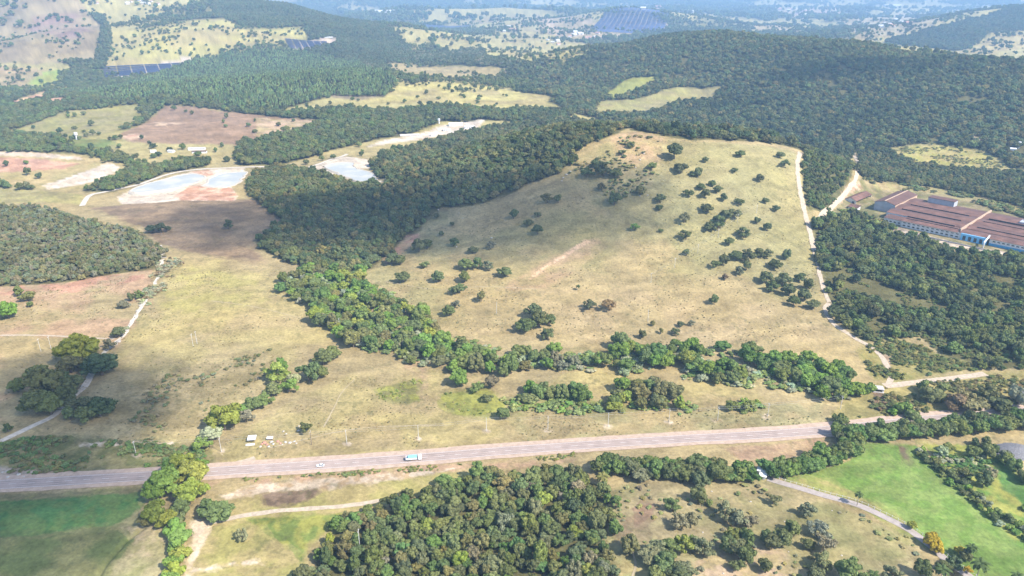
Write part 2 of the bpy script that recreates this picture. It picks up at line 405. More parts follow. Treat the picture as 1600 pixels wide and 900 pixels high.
# (colour, second colour, share, patch size m, softness m, outline in the photo, is it open land)
ZONES = [
    (STRAWY, STRAW, .5, 25, 6, [(150,640),(170,560),(260,430),(300,400),(440,420),(530,515),(470,560),(330,690),(200,700)], 1),
    ((.33,.3,.12), STRAWY, .6, 12, 10, [(255,450),(300,415),(400,430),(420,470),(330,490),(250,500)], 1),
    ((.24,.2,.1), STRAW, .45, 10, 10, [(190,600),(300,570),(420,540),(440,560),(330,660),(200,690),(150,680)], 1),
    ((.385,.275,.172), STRAW, .55, 30, 5, [(-60,455),(120,440),(235,422),(240,460),(190,540),(100,620),(-60,680)], 1),
    (SOIL, PINK, .5, 12, 3, [(0,447),(90,444),(180,428),(232,424),(228,436),(120,456),(0,462)], 1),
    ((.27,.2,.125), (.2,.15,.1), .5, 25, 10, [(140,325),(270,312),(400,312),(440,345),(400,380),(410,415),(330,402),(250,380),(200,345)], 1),
    (STRAW, STRAWG, .5, 40, 5, [(565,430),(680,330),(760,318),(870,270),(930,232),(985,208),(1080,222),(1245,238),(1270,390),(1300,535),(1180,550),(960,555),(800,540),(690,510)], 1),
    (STRAWG, (.27,.25,.12), .5, 30, 12, [(1050,222),(1245,238),(1268,380),(1270,450),(1100,420),(1000,330),(1020,260)], 1),
    ((.345,.28,.16), STRAW, .5, 35, 20, [(700,470),(900,430),(1100,440),(1290,500),(1300,535),(960,550),(700,520)], 1),
    (PINK, STRAW, .6, 10, 8, [(950,215),(990,206),(1040,215),(1030,250),(990,262),(960,250)], 1),
    (PINK, STRAW, .5, 12, 6, [(770,460),(830,420),(930,370),(950,385),(900,420),(860,450)], 1),
    ((.56,.40,.28), PINK, .7, 3, 1.6, [(822,439),(848,417),(878,399),(900,383),(920,373),(923,378),(900,391),(882,404),(860,413),(836,433)], 1),
    (SOIL, PINK, .5, 8, 3, [(636,368),(655,365),(648,380),(625,398),(605,412),(600,405)], 1),
    (STRAW, STRAWY, .5, 20, 5, [(325,705),(400,662),(480,612),(560,582),(700,575),(800,600),(1000,560),(1200,590),(1310,645),(1290,672),(900,695),(420,722),(330,730)], 1),
    ((.29,.265,.14), STRAW, .5, 15, 5, [(800,655),(1000,645),(1290,625),(1290,668),(900,690),(760,695)], 1),
    (LIME, OLIVE, .35, 4, 3, [(580,607),(612,602),(640,594),(664,592),(666,622),(640,632),(600,625)], 1),
    ((.2,.22,.065), LIME, .45, 5, 4, [(688,615),(760,608),(800,632),(760,652),(720,650),(685,638)], 1),
    ((.21,.235,.075), STRAWG, .4, 6, 3, [(790,622),(870,615),(960,625),(1010,640),(960,648),(850,640),(790,650)], 1),
    (PINK, STRAW, .5, 5, 3, [(640,550),(665,540),(672,575),(668,620),(655,632),(658,590),(630,585)], 1),
    # verge left of the road
    ((.15,.155,.06), (.24,.215,.1), .5, 7, 3, [(-60,694),(80,680),(250,690),(330,702),(335,722),(300,742),(150,745),(-60,738)], 0),
    (SAND, STRAW, .5, 4, 1.5, [(120,692),(190,690),(270,690),(270,695),(190,696),(125,698)], 1),
    ((.36,.29,.24), SAND, .4, 3, 2, [(-60,732),(20,731),(85,738),(80,744),(-60,746)], 1),
    # below the road
    ((.075,.165,.05), (.12,.185,.055), .45, 5, 1.5, [(-80,790),(0,782),(120,774),(222,768),(224,792),(185,822),(100,832),(-80,850)], 1),
    ((.19,.17,.085), OLIVE, .5, 5, 2, [(-80,778),(100,768),(225,760),(225,769),(100,776),(-80,792)], 1),
    ((.2,.2,.085), (.11,.14,.05), .5, 18, 4, [(-90,848),(100,830),(185,820),(215,818),(222,832),(180,900),(150,1010),(-90,1010)], 1),
    ((.39,.33,.21), (.28,.26,.13), .5, 6, 3, [(186,820),(215,798),(226,812),(262,838),(264,880),(240,900),(180,890),(215,842)], 1),
    ((.24,.24,.11), (.33,.3,.17), .5, 10, 4, [(185,870),(262,878),(262,1010),(140,1010)], 1),
    ((.38,.27,.18), STRAW, .5, 10, 3, [(325,755),(480,742),(640,730),(900,715),(900,724),(640,745),(480,760),(330,775)], 1),
    ((.31,.29,.115), STRAWY, .5, 12, 3, [(330,790),(420,768),(560,755),(700,735),(760,735),(700,760),(640,780),(540,795),(350,815)], 1),
    (SAND, PINK, .6, 4, 2, [(340,775),(400,757),(480,751),(560,744),(640,737),(720,731),(640,747),(550,757),(510,768),(420,769),(350,780)], 1),
    (MUD, (.24,.18,.13), .5, 5, 2.5, [(402,771),(440,767),(505,765),(490,780),(440,794),(415,788)], 1),
    ((.29,.275,.105), STRAWY, .55, 9, 5, [(335,815),(420,803),(560,796),(530,830),(490,860),(470,1010),(280,1010),(310,850)], 1),
    ((.15,.2,.055), LIME, .5, 6, 3, [(380,812),(470,805),(540,800),(520,820),(480,850),(470,880),(440,850)], 1),
    (SAND, (.5,.42,.3), .6, 4, 2, [(298,815),(325,812),(330,830),(318,850),(300,880),(295,1000),(278,1000),(290,870),(300,845)], 1),
    (SAND, STRAWY, .45, 4, 2, [(290,892),(340,882),(400,874),(405,880),(340,889),(292,899)], 1),
    # lower right savanna and the green fields
    ((.265,.245,.125), (.32,.275,.155), .5, 12, 4, [(940,775),(1000,745),(1190,745),(1300,790),(1400,830),(1480,905),(1500,1010),(900,1010),(950,900)], 1),
    ((.175,.135,.09), BROWN, .5, 6, 6, [(962,838),(985,800),(1010,780),(1040,782),(1015,815),(975,852)], 1),
    ((.23,.225,.105), STRAWG, .5, 12, 6, [(1160,830),(1290,785),(1400,832),(1440,870),(1350,890),(1200,880)], 1),
    ((.36,.28,.19), STRAW, .5, 4, 5, [(1080,875),(1150,850),(1230,860),(1250,900),(1150,960),(1080,920)], 1),
    ((.34,.33,.15), STRAWY, .5, 6, 4, [(955,885),(985,870),(1010,890),(1050,930),(960,960)], 1),
    ((.13,.215,.05), (.175,.245,.07), .5, 6, 2, [(1225,750),(1330,720),(1350,690),(1430,695),(1480,740),(1640,880),(1640,1010),(1530,910),(1440,850),(1345,788)], 1),
    ((.22,.24,.08), (.28,.26,.11), .5, 6, 4, [(1215,748),(1300,752),(1400,800),(1440,845),(1430,850),(1340,790)], 1),
    ((.12,.21,.05), LIME, .4, 7, 3, [(1440,692),(1560,700),(1600,745),(1640,900),(1590,850),(1480,735)], 0),
    ((.09,.19,.05), (.12,.2,.06), .5, 6, 2, [(1545,728),(1585,742),(1640,775),(1640,815),(1570,768)], 1),
    ((.16,.145,.085), MUD, .5, 4, 2, [(1405,697),(1418,698),(1424,725),(1416,728)], 1),
    ((.29,.205,.135), PINK, .5, 10, 3, [(1130,700),(1230,690),(1290,684),(1290,705),(1230,718),(1160,724)], 1),
    ((.225,.205,.085), (.3,.26,.11), .5, 8, 3, [(1300,645),(1345,600),(1400,596),(1540,582),(1660,575),(1660,645),(1400,665),(1300,676)], 0),
    ((.27,.24,.095), (.2,.2,.075), .5, 8, 3, [(1335,545),(1400,528),(1460,550),(1530,575),(1400,596),(1365,592)], 0),
    ((.33,.27,.19), BROWN, .5, 4, 2, [(1375,550),(1392,556),(1398,590),(1385,596),(1384,575)], 1),
    (BROWN, MUD, .5, 4, 2, [(1362,612),(1380,612),(1392,640),(1375,645)], 1),
    # by the works and the upper right
    ((.17,.165,.075), (.27,.23,.13), .5, 10, 4, [(1290,335),(1330,290),(1380,270),(1500,280),(1660,320),(1660,410),(1500,400),(1400,372)], 0),
    ((.31,.3,.095), (.36,.31,.13), .5, 12, 5, [(1385,235),(1440,226),(1540,238),(1575,262),(1500,266),(1420,252)], 1),
    ((.28,.26,.12), STRAW, .5, 12, 4, [(1365,283),(1460,292),(1600,325),(1600,334),(1460,304),(1365,292)], 1),
    (SOIL, SAND, .5, 6, 4, [(1305,320),(1330,300),(1345,292),(1340,280),(1326,290),(1300,325),(1285,338)], 1),
    ((.3,.25,.2), SAND, .5, 6, 2, [(1395,352),(1500,382),(1600,398),(1600,404),(1490,386),(1380,358)], 1),
    (SAND, SOIL, .5, 5, 3, [(1518,213),(1530,215),(1540,228),(1530,226)], 1),
    # works with settling basins on the left
    ((.40,.32,.165), STRAWY, .5, 20, 5, [(-60,236),(130,243),(195,258),(195,272),(130,295),(60,296),(-60,285)], 1),
    ((.52,.33,.23), SOIL, .5, 15, 4, [(-60,243),(60,249),(125,256),(100,264),(40,268),(-60,272)], 1),
    (SAND, (.55,.45,.36), .5, 10, 3, [(-60,237),(30,237),(130,246),(128,250),(30,244),(-60,243)], 1),
    ((.6,.56,.5), SAND, .4, 10, 2, [(68,290),(110,276),(150,262),(168,254),(188,260),(178,271),(130,288),(75,296)], 1),
    ((.3,.28,.12), STRAWG, .5, 12, 4, [(-60,290),(60,298),(130,305),(130,320),(60,316),(-60,318)], 1),
    (SAND, (.56,.5,.41), .5, 10, 2, [(183,308),(215,291),(300,268),(385,261),(372,285),(360,290),(372,306),(365,314),(282,313),(250,316),(190,319)], 1),
    ((.55,.37,.28), SOIL, .4, 10, 3, [(272,306),(296,292),(345,284),(362,295),(371,306),(365,314),(282,313)], 1),
    ((.56,.4,.3), SOIL, .5, 10, 2, [(300,268),(325,265),(335,272),(315,280),(300,276)], 1),
    (SAND, (.56,.5,.41), .5, 8, 2, [(482,263),(510,252),(540,244),(580,252),(578,262),(565,264),(600,284),(570,288),(540,278)], 1),
    ((.56,.52,.46), SAND, .5, 12, 3, [(568,231),(600,219),(650,211),(690,196),(760,186),(745,200),(700,210),(650,219)], 1),
    # middle distance
    (BROWN, (.3,.21,.14), .5, 40, 6, [(183,212),(260,164),(350,174),(500,187),(485,200),(420,215),(380,226),(300,226),(200,222)], 1),
    ((.5,.38,.27), SOIL, .6, 15, 5, [(190,213),(215,208),(225,215),(200,219)], 1),
    ((.5,.38,.27), BROWN, .5, 12, 6, [(225,194),(260,190),(285,194),(270,199),(240,197)], 1),
    ((.27,.255,.1), STRAWG, .5, 30, 6, [(12,206),(100,175),(215,162),(222,180),(180,205),(110,217)], 1),
    ((.15,.2,.065), OLIVE, .5, 30, 8, [(-40,222),(100,216),(180,218),(180,232),(-40,235)], 0),
    ((.41,.31,.19), STRAW, .5, 60, 8, [(-80,103),(60,107),(92,115),(86,130),(40,139),(-80,138)], 1),
    ((.26,.34,.08), LIME, .5, 40, 8, [(40,131),(70,112),(92,110),(94,129),(60,135)], 1),
    ((.55,.39,.24), SOIL, .5, 25, 5, [(14,160),(75,142),(64,157),(22,166)], 1),
    ((.5,.33,.22), SOIL, .5, 25, 5, [(70,157),(95,152),(110,158),(85,162)], 1),
    ((.41,.37,.145), STRAWY, .5, 60, 6, [(515,152),(600,155),(625,131),(700,127),(780,138),(862,150),(850,166),(780,168),(690,158),(620,162)], 1),
    ((.36,.3,.15), STRAW, .5, 60, 8, [(596,96),(700,104),(795,108),(790,122),(720,125),(630,117)], 1),
    ((.45,.34,.24), STRAW, .5, 20, 5, [(400,183),(500,188),(480,203),(400,214)], 1),
    ((.38,.35,.13), STRAWY, .5, 70, 10, [(163,112),(172,72),(200,52),(300,32),(350,30),(372,46),(474,42),(478,58),(420,70),(355,76),(300,90),(205,108)], 1),
    ((.33,.27,.15), (.25,.2,.12), .5, 90, 15, [(-150,-3),(130,6),(165,40),(150,95),(60,100),(-150,100)], 1),
    ((.2,.17,.12), (.26,.22,.14), .5, 20, 8, [(495,150),(520,132),(590,134),(600,150),(560,156)], 0),
    ((.255,.175,.14), (.3,.23,.15), .5, 60, 20, [(50,30),(120,22),(142,50),(100,66),(40,52)], 1),
    ((.42,.38,.33), SAND, .5, 15, 5, [(160,121),(210,107),(290,89),(306,94),(245,113),(180,124)], 1),
    ((.4,.34,.32), SAND, .5, 15, 5, [(446,78),(470,66),(510,58),(532,60),(520,70),(465,82)], 1),
    ((.5,.42,.34), SAND, .5, 40, 8, [(934,40),(945,20),(1000,24),(1045,38),(1040,48),(980,54)], 1),
    ((.30,.32,.1), LIME, .4, 30, 4, [(930,150),(985,122),(1028,118),(1022,130),(965,153)], 1),
    ((.3,.29,.12), STRAWG, .5, 30, 4, [(928,178),(936,158),(1000,154),(1060,136),(1125,134),(1120,150),(1050,164),(995,180)], 1),
    ((.4,.37,.15), STRAWY, .5, 80, 8, [(745,76),(840,72),(866,86),(820,100),(770,92)], 1),
    ((.38,.34,.16), STRAWY, .5, 80, 8, [(800,52),(868,64),(850,76),(790,66)], 1),
    ((.37,.34,.15), STRAW, .5, 80, 8, [(690,38),(800,20),(880,30),(900,48),(830,56),(760,46)], 1),
    ((.44,.35,.24), STRAW, .5, 60, 8, [(830,22),(920,24),(940,40),(1040,36),(1000,56),(900,66),(850,50)], 1),
    ((.36,.31,.15), STRAW, .5, 60, 10, [(1490,82),(1560,52),(1640,44),(1640,62),(1545,86)], 1),
    ((.42,.37,.24), STRAW, .5, 80, 10, [(1318,33),(1412,20),(1482,32),(1412,56),(1338,64)], 1),
    ((.46,.36,.28), STRAW, .5, 80, 10, [(1200,14),(1300,12),(1320,24),(1240,28)], 1),
    ((.42,.36,.26), STRAW, .5, 80, 10, [(1120,26),(1200,36),(1290,56),(1180,46)], 1),
]

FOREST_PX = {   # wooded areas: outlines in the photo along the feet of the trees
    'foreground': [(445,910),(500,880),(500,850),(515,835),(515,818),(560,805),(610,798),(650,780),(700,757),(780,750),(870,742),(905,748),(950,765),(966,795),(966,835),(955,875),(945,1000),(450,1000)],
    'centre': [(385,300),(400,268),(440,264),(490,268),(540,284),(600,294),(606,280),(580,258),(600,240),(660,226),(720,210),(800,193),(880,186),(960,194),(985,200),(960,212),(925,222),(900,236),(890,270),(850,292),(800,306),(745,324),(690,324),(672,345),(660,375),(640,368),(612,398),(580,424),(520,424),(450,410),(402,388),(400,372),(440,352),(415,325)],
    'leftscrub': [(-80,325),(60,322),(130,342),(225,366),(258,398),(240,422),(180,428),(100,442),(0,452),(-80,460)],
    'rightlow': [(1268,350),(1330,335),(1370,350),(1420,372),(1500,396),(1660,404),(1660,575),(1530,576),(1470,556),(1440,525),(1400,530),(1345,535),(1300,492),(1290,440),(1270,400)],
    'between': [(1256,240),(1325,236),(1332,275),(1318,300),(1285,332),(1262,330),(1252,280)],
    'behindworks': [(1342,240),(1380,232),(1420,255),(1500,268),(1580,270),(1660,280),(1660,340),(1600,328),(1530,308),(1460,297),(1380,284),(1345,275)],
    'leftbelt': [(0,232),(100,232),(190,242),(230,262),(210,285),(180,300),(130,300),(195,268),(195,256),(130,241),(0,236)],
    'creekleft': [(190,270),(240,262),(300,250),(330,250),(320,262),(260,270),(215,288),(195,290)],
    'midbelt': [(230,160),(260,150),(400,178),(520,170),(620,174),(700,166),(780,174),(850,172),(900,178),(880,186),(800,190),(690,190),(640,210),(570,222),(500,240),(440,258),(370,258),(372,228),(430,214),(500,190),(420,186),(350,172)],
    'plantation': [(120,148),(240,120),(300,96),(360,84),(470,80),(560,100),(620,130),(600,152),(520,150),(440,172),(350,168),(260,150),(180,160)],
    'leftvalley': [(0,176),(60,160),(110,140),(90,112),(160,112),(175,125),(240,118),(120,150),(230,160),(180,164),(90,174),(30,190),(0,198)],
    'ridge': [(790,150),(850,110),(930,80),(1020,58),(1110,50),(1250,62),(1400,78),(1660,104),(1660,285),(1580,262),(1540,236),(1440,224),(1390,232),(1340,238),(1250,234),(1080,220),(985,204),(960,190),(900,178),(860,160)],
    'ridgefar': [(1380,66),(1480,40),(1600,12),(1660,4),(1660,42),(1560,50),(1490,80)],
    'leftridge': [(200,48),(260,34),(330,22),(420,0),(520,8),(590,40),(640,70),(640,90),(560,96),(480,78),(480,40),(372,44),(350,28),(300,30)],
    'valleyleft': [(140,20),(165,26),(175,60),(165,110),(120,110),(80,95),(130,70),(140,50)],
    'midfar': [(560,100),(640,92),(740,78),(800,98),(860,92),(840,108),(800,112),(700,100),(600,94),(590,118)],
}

for _x, _y in ((213, 711), (346, 706), (542, 693), (654, 686), (760, 674), (856, 671.5), (950, 666.5), (1045, 660), (1121, 657), (1199, 651)):
    ZONES.append((SAND, STRAW, .6, 3, 1.0, [(_x - 8, _y), (_x - 5, _y - 3.2), (_x + 3, _y - 3.5), (_x + 8, _y), (_x + 4, _y + 3.5), (_x - 4, _y + 3.5)], 1))
print('ground: outlines')
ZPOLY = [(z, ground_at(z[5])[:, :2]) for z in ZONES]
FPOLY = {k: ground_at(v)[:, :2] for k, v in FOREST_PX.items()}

def warp(x, y, amp, seed):
    return x + (fbm(x, y, amp * 2.2, seed, 3) - .5) * amp * 2, y + (fbm(x, y, amp * 2.2, seed + 50, 3) - .5) * amp * 2

def zone_mask(x, y, poly, soft, seed):
    pad = soft * 2 + 2
    k = (x > poly[:, 0].min() - pad) & (x < poly[:, 0].max() + pad) & (y > poly[:, 1].min() - pad) & (y < poly[:, 1].max() + pad)
    out = np.zeros(x.shape)
    if k.any():
        xs, ys = x[k], y[k]; acc = 0
        for j, f in enumerate((0.5, 0.9, 1.3)):
            wx, wy = warp(xs, ys, soft * f, seed + j * 7)
            acc = acc + inpoly(wx, wy, poly)
        out[k] = acc / 3.0
    return out

def ground_colour(x, y):
    d = np.hypot(x, y)
    n1 = fbm(x, y, 300, 21, 4); n2 = fbm(x, y, 35, 22, 4)
    c = np.array(STRAW)[None, :] * np.ones((len(x), 1))
    far = sm(1000, 1500, d)[:, None]
    # farmland mosaic beyond the hill
    n3 = fbm(x, y * 0.8, 520, 31, 4)
    mix = sm(.44, .56, n3)[:, None]
    farc = np.array((.20, .19, .08)) * (1 - mix) + np.array((.36, .325, .145)) * mix
    c = c * (1 - far) + farc * far
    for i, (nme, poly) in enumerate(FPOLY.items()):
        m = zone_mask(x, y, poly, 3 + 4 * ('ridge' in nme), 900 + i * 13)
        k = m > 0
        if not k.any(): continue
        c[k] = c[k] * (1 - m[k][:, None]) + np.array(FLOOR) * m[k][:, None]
    for i, (z, poly) in enumerate(ZPOLY):
        c1, c2, share, patch, soft, _, openl = z
        m = zone_mask(x, y, poly, soft * 1.5 + 1, 100 + i * 13)
        k = m > 0
        if not k.any(): continue
        t = sm(.35, .65, fbm(x[k], y[k], patch, 300 + i, 4) + (.5 - share) * .5)[:, None]
        cc = np.array(c1) * (1 - t) + np.array(c2) * t
        c[k] = c[k] * (1 - m[k][:, None]) + cc * m[k][:, None]
    # the grass is never even: broad, middle and tuft-sized unevenness of its own colour
    v = 1 + .22 * (n1 - .5) + .34 * (n2 - .5) + .60 * (fbm(x, y, 7, 23, 4, .62) - .5)
    v = v + .22 * (sm(.3, .7, fbm(x * .35 + y * .2, y - x * .3, 9, 24, 3)) - .5)
    sp = _hash(np.floor(x / 1.1).astype(np.int64), np.floor(y / 1.1).astype(np.int64), 5)
    v = v + (sp - .5) * .16
    tuft = sm(.66, .74, fbm(x, y, 3.5, 77, 2)) * sm(.45, .6, fbm(x, y, 28, 78, 3)) * (d < 1200)
    c = c * v[:, None]
    c = c * (1 - .38 * tuft[:, None]) + np.array((.10, .11, .05)) * .38 * tuft[:, None]
    hue = (fbm(x, y, 80, 41, 3) - .5)[:, None]
    c = c * (1 + hue * np.array((.08, .0, -.2)))
    return np.clip(c * np.array((.885, .828, .765)), 0.01, 0.7)

print('ground: colours')
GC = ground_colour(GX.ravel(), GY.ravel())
gV = np.concatenate([np.stack([GX.ravel(), GY.ravel(), GZ.ravel()], 1), [[0, 0, GZ[0].mean()]]])
idx = np.arange(NR * NA).reshape(NR, NA)
nxt = np.roll(idx, -1, axis=1)
gF = np.stack([idx[:-1], idx[1:], nxt[1:], nxt[:-1]], -1).reshape(-1, 4)[:, ::-1]
gF3 = np.stack([np.full(NA, NR * NA), idx[0], nxt[0]], -1)[:, ::-1]
gmat, gnt, gb = new_mat('ground_soil_and_grass')
gb.inputs['Roughness'].default_value = 1.0
gb.inputs['Specular IOR Level'].default_value = 0.05
ga = gnt.nodes.new('ShaderNodeAttribute'); ga.attribute_name = 'soil'
gtc = gnt.nodes.new('ShaderNodeTexCoord')
gn1 = gnt.nodes.new('ShaderNodeTexNoise'); gn1.inputs['Scale'].default_value = 0.45; gn1.inputs['Detail'].default_value = 6
gn1.inputs['Roughness'].default_value = 0.7
gnt.links.new(gtc.outputs['Object'], gn1.inputs['Vector'])
gmr = gnt.nodes.new('ShaderNodeMapRange'); gmr.inputs[1].default_value = .3; gmr.inputs[2].default_value = .7
gmr.inputs[3].default_value = .72; gmr.inputs[4].default_value = 1.28
gnt.links.new(gn1.outputs['Fac'], gmr.inputs[0])
gsc = gnt.nodes.new('ShaderNodeVectorMath'); gsc.operation = 'SCALE'
gnt.links.new(ga.outputs['Color'], gsc.inputs[0]); gnt.links.new(gmr.outputs[0], gsc.inputs['Scale'])
gnt.links.new(gsc.outputs[0], gb.inputs['Base Color'])
gbp = gnt.nodes.new('ShaderNodeBump'); gbp.inputs['Strength'].default_value = .6; gbp.inputs['Distance'].default_value = .5
gnt.links.new(gn1.outputs['Fac'], gbp.inputs['Height']); gnt.links.new(gbp.outputs[0], gb.inputs['Normal'])
gme = mesh_np('ground', gV, F4=gF, F3=gF3, mats=[gmat], smooth=True)
att = gme.attributes.new('soil', 'FLOAT_COLOR', 'POINT')
gcol = np.ones((len(gV), 4), np.float32); gcol[:-1, :3] = GC; gcol[-1, :3] = STRAW
att.data.foreach_set('color', gcol.ravel())
tag(link('ground', gme), kind='structure')

# ------------------------------------------------------------------ the main road
ROAD = W((-160, 764), (0, 757.5), (100, 752), (200, 746), (330, 737.5), (500, 726.5), (650, 716), (800, 704), (950, 693.5), (1100, 684.5), (1200, 679), (1290, 672.5), (1440, 657), (1600, 643), (1750, 630))
ASPH = mat('worn_asphalt', (0.335, 0.262, 0.222), 0.9, 0.14, 0.25)
DIRT = mat('dusty_shoulder', (0.40, 0.295, 0.22), 1.0, 0.16, 0.4)
PAINT = mat('road_paint', (0.50, 0.455, 0.42), 0.8, 0.2, 2.0)
link_shoulder = tag(link('road_shoulder', strip_mesh('road_shoulder', ROAD, -7.6, 8.6, 0.22, DIRT, 3.0, 0.7)), kind='structure')
road = tag(link('road', strip_mesh('road', ROAD, -4.4, 4.4, 0.27, ASPH, 3.0)), kind='structure')
link('edge_line', strip_mesh('edge_line', ROAD, -3.9, -3.65, 0.285, PAINT, 3.0), road)
link('edge_line', strip_mesh('edge_line', ROAD, 3.65, 3.9, 0.285, PAINT, 3.0), road)
_rl = resample(ROAD, 1.0)
for k in range(20, len(_rl) - 20, 10):
    link('lane_dash', strip_mesh('lane_dash', _rl[k:k + 5], -0.14, 0.14, 0.285, PAINT, 1.3), road)

WORN = mat('tyre_darkened_asphalt', (0.285, 0.222, 0.19), 0.9, 0.3, 0.12)
for _a in (-2.9, -1.2, 0.8, 2.5):
    link('wheel_track', strip_mesh('wheel_track', ROAD, _a - .3, _a + .35, 0.278, WORN, 3.0, .12), road)
# ------------------------------------------------------------------ tracks and paths
TRACK = mat('dirt_track', (0.41, 0.33, 0.24), 1.0, 0.2, 0.5)
TRACKP = mat('pale_gravel_track', (0.49, 0.43, 0.35), 1.0, 0.2, 0.5)
LANE = mat('paved_lane', (0.31, 0.265, 0.235), 0.95, 0.14, 0.5)
def path(line, half, m, lift=0.14, wob=0.6, step=3.0):
    o = link('path', strip_mesh('path', line, -half, half, lift, m, step, wob)); o['kind'] = 'structure'; return o
LANE_LINE = W((1199, 748), (1240, 760), (1290, 775), (1340, 789), (1390, 812), (1420, 828), (1450, 850), (1482, 878), (1520, 905), (1560, 940))
lane = path(LANE_LINE, 2.3, LANE, 0.16, 0.25)
HILLTRACK = W((1251, 238), (1246, 258), (1249, 290), (1257, 330), (1265, 360), (1273, 392))
path(HILLTRACK, 2.6, TRACK, 0.3, 1.2)
path(W((1273, 392), (1278, 412), (1283, 440), (1290, 460), (1296, 474)), 1.8, TRACK, .25, 1.0)
path(W((96, 639), (112, 622), (131, 606)), 2.2, TRACKP, .14, .5)
path(W((152, 566), (166, 548), (185, 532), (200, 514), (216, 488), (230, 466), (244, 440), (252, 418), (254, 404)), 1.6, TRACKP, .12, 1.6)
path(W((1362, 541), (1374, 553), (1386, 572), (1392, 590), (1384, 603)), 1.8, TRACK, .16, 1.0)
path(W((1296, 474), (1290, 484), (1300, 503), (1322, 520), (1345, 534), (1362, 541)), 2.0, TRACK, .2, .9)
path(W((1336, 228), (1334, 240), (1342, 258), (1338, 276), (1328, 292), (1306, 318), (1282, 338), (1266, 352)), 2.6, TRACK, .4, 1.2)
path(W((325, 817), (380, 806), (450, 797), (530, 792), (600, 781), (640, 770)), 1.6, TRACK, .12, .7)
path(W((-40, 706), (0, 690), (40, 671), (80, 652), (96, 639)), 2.2, TRACKP, .14, .5)
path(W((131, 606), (140, 590), (148, 577), (152, 566)), 2.4, TRACKP, .14, .6)
path(W((330, 745), (360, 727), (385, 720), (402, 714)), 1.7, TRACK, .14, .6)
path(W((1382, 603), (1420, 599), (1460, 594), (1500, 590), (1545, 583)), 3.0, TRACK, .14, .8)
path(W((0, 524), (60, 524), (110, 526), (180, 530)), 1.0, TRACK, .12, .5)
path(W((128, 322), (140, 306), (165, 300), (215, 289), (262, 273), (300, 266), (345, 263), (400, 261), (440, 261)), 3.2, TRACKP, .4, .8, 5.0)
path(W((482, 262), (505, 254), (530, 246), (545, 240)), 3.0, TRACKP, .4, .8, 5.0)
path(W((247, 384), (252, 395), (256, 405)), 3.2, TRACKP, .3, 1.2)

STOCK = mat('trodden_stock_path', (0.335, 0.27, 0.165), 1.0, .25, .6)
for _l in ([(505,668),(518,645),(535,612),(556,592)], [(986,905),(993,885),(990,868),(986,856)], [(600,440),(680,452),(760,448),(840,452)], [(330,470),(400,480),(480,500)], [(420,700),(560,670),(700,664)]):
    path(W(*_l), .38, STOCK, .13, .45, 2.0)

# ------------------------------------------------------------------ standing water of the basins
wmat, wnt, wb = new_mat('milky_basin_water')
wb.inputs['Base Color'].default_value = (0.45, 0.48, 0.47, 1)
wb.inputs['Roughness'].default_value = 0.4
wb.inputs['Specular IOR Level'].default_value = 0.06
wnz = wnt.nodes.new('ShaderNodeTexNoise'); wnz.inputs['Scale'].default_value = 0.35; wnz.inputs['Detail'].default_value = 4
wtc = wnt.nodes.new('ShaderNodeTexCoord'); wnt.links.new(wtc.outputs['Object'], wnz.inputs['Vector'])
wbp = wnt.nodes.new('ShaderNodeBump'); wbp.inputs['Strength'].default_value = .08; wbp.inputs['Distance'].default_value = .3
wnt.links.new(wnz.outputs['Fac'], wbp.inputs['Height']); wnt.links.new(wbp.outputs[0], wb.inputs['Normal'])
wsilt = wnt.nodes.new('ShaderNodeTexNoise'); wsilt.inputs['Scale'].default_value = 0.045; wsilt.inputs['Detail'].default_value = 5
wnt.links.new(wtc.outputs['Object'], wsilt.inputs['Vector'])
wr = wnt.nodes.new('ShaderNodeValToRGB')
wr.color_ramp.elements[0].position = .42; wr.color_ramp.elements[0].color = (.335, .345, .325, 1)
wr.color_ramp.elements[1].position = .62; wr.color_ramp.elements[1].color = (.44, .42, .375, 1)
wnt.links.new(wsilt.outputs['Fac'], wr.inputs[0]); wnt.links.new(wr.outputs[0], wb.inputs['Base Color'])
BANK = mat('basin_bank', (0.42, 0.37, 0.30), 1.0, .2, .4)
def basin(px, label):
    P = W(*px)
    c = P.mean(0); lv = float(np.max(hm(P[:, 0], P[:, 1]))) + 0.25
    Q = resample(np.vstack([P, P[:1]]), 5.0)
    Q = Q + (np.stack([fbm(Q[:, 0], Q[:, 1], 9, 5, 2), fbm(Q[:, 0], Q[:, 1], 9, 6, 2)], 1) - .5) * 7.0
    n = len(Q)
    me = bpy.data.meshes.new('water')
    me.from_pydata([(x, y, lv) for x, y in Q], [], [tuple(range(n))]); me.update(); me.materials.append(wmat)
    if me.polygons[0].normal.z < 0: me.flip_normals()
    o = tag(link('water', me), kind='structure')
    # low earth bank round the water
    dq = Q - c; L = np.linalg.norm(dq, axis=1)[:, None]
    rings = []
    for off, up in ((-.8, -.6), (.4, .55), (1.8, .6), (4.5, None)):
        p = Q + dq / L * off
        z = np.full(n, lv + up) if up is not None else hm(p[:, 0], p[:, 1]) - .3
        rings.append(np.stack([p[:, 0], p[:, 1], z], 1))
    V = np.concatenate(rings); F = []
    for r in range(3):
        for k in range(n):
            F.append((r * n + k, r * n + (k + 1) % n, (r + 1) * n + (k + 1) % n, (r + 1) * n + k))
    tag(link('bank', mesh_np('bank', V, F4=F, mats=[BANK], smooth=True)), kind='structure')
basin([(205, 302), (225, 292), (262, 281), (290, 274), (312, 274), (318, 279), (290, 290), (262, 297), (225, 303)], '')
basin([(318, 290), (340, 274), (382, 269), (376, 280), (362, 290), (345, 293)], '')
basin([(506, 262), (522, 257), (550, 256), (556, 264), (576, 270), (590, 280), (570, 285), (548, 280)], '')

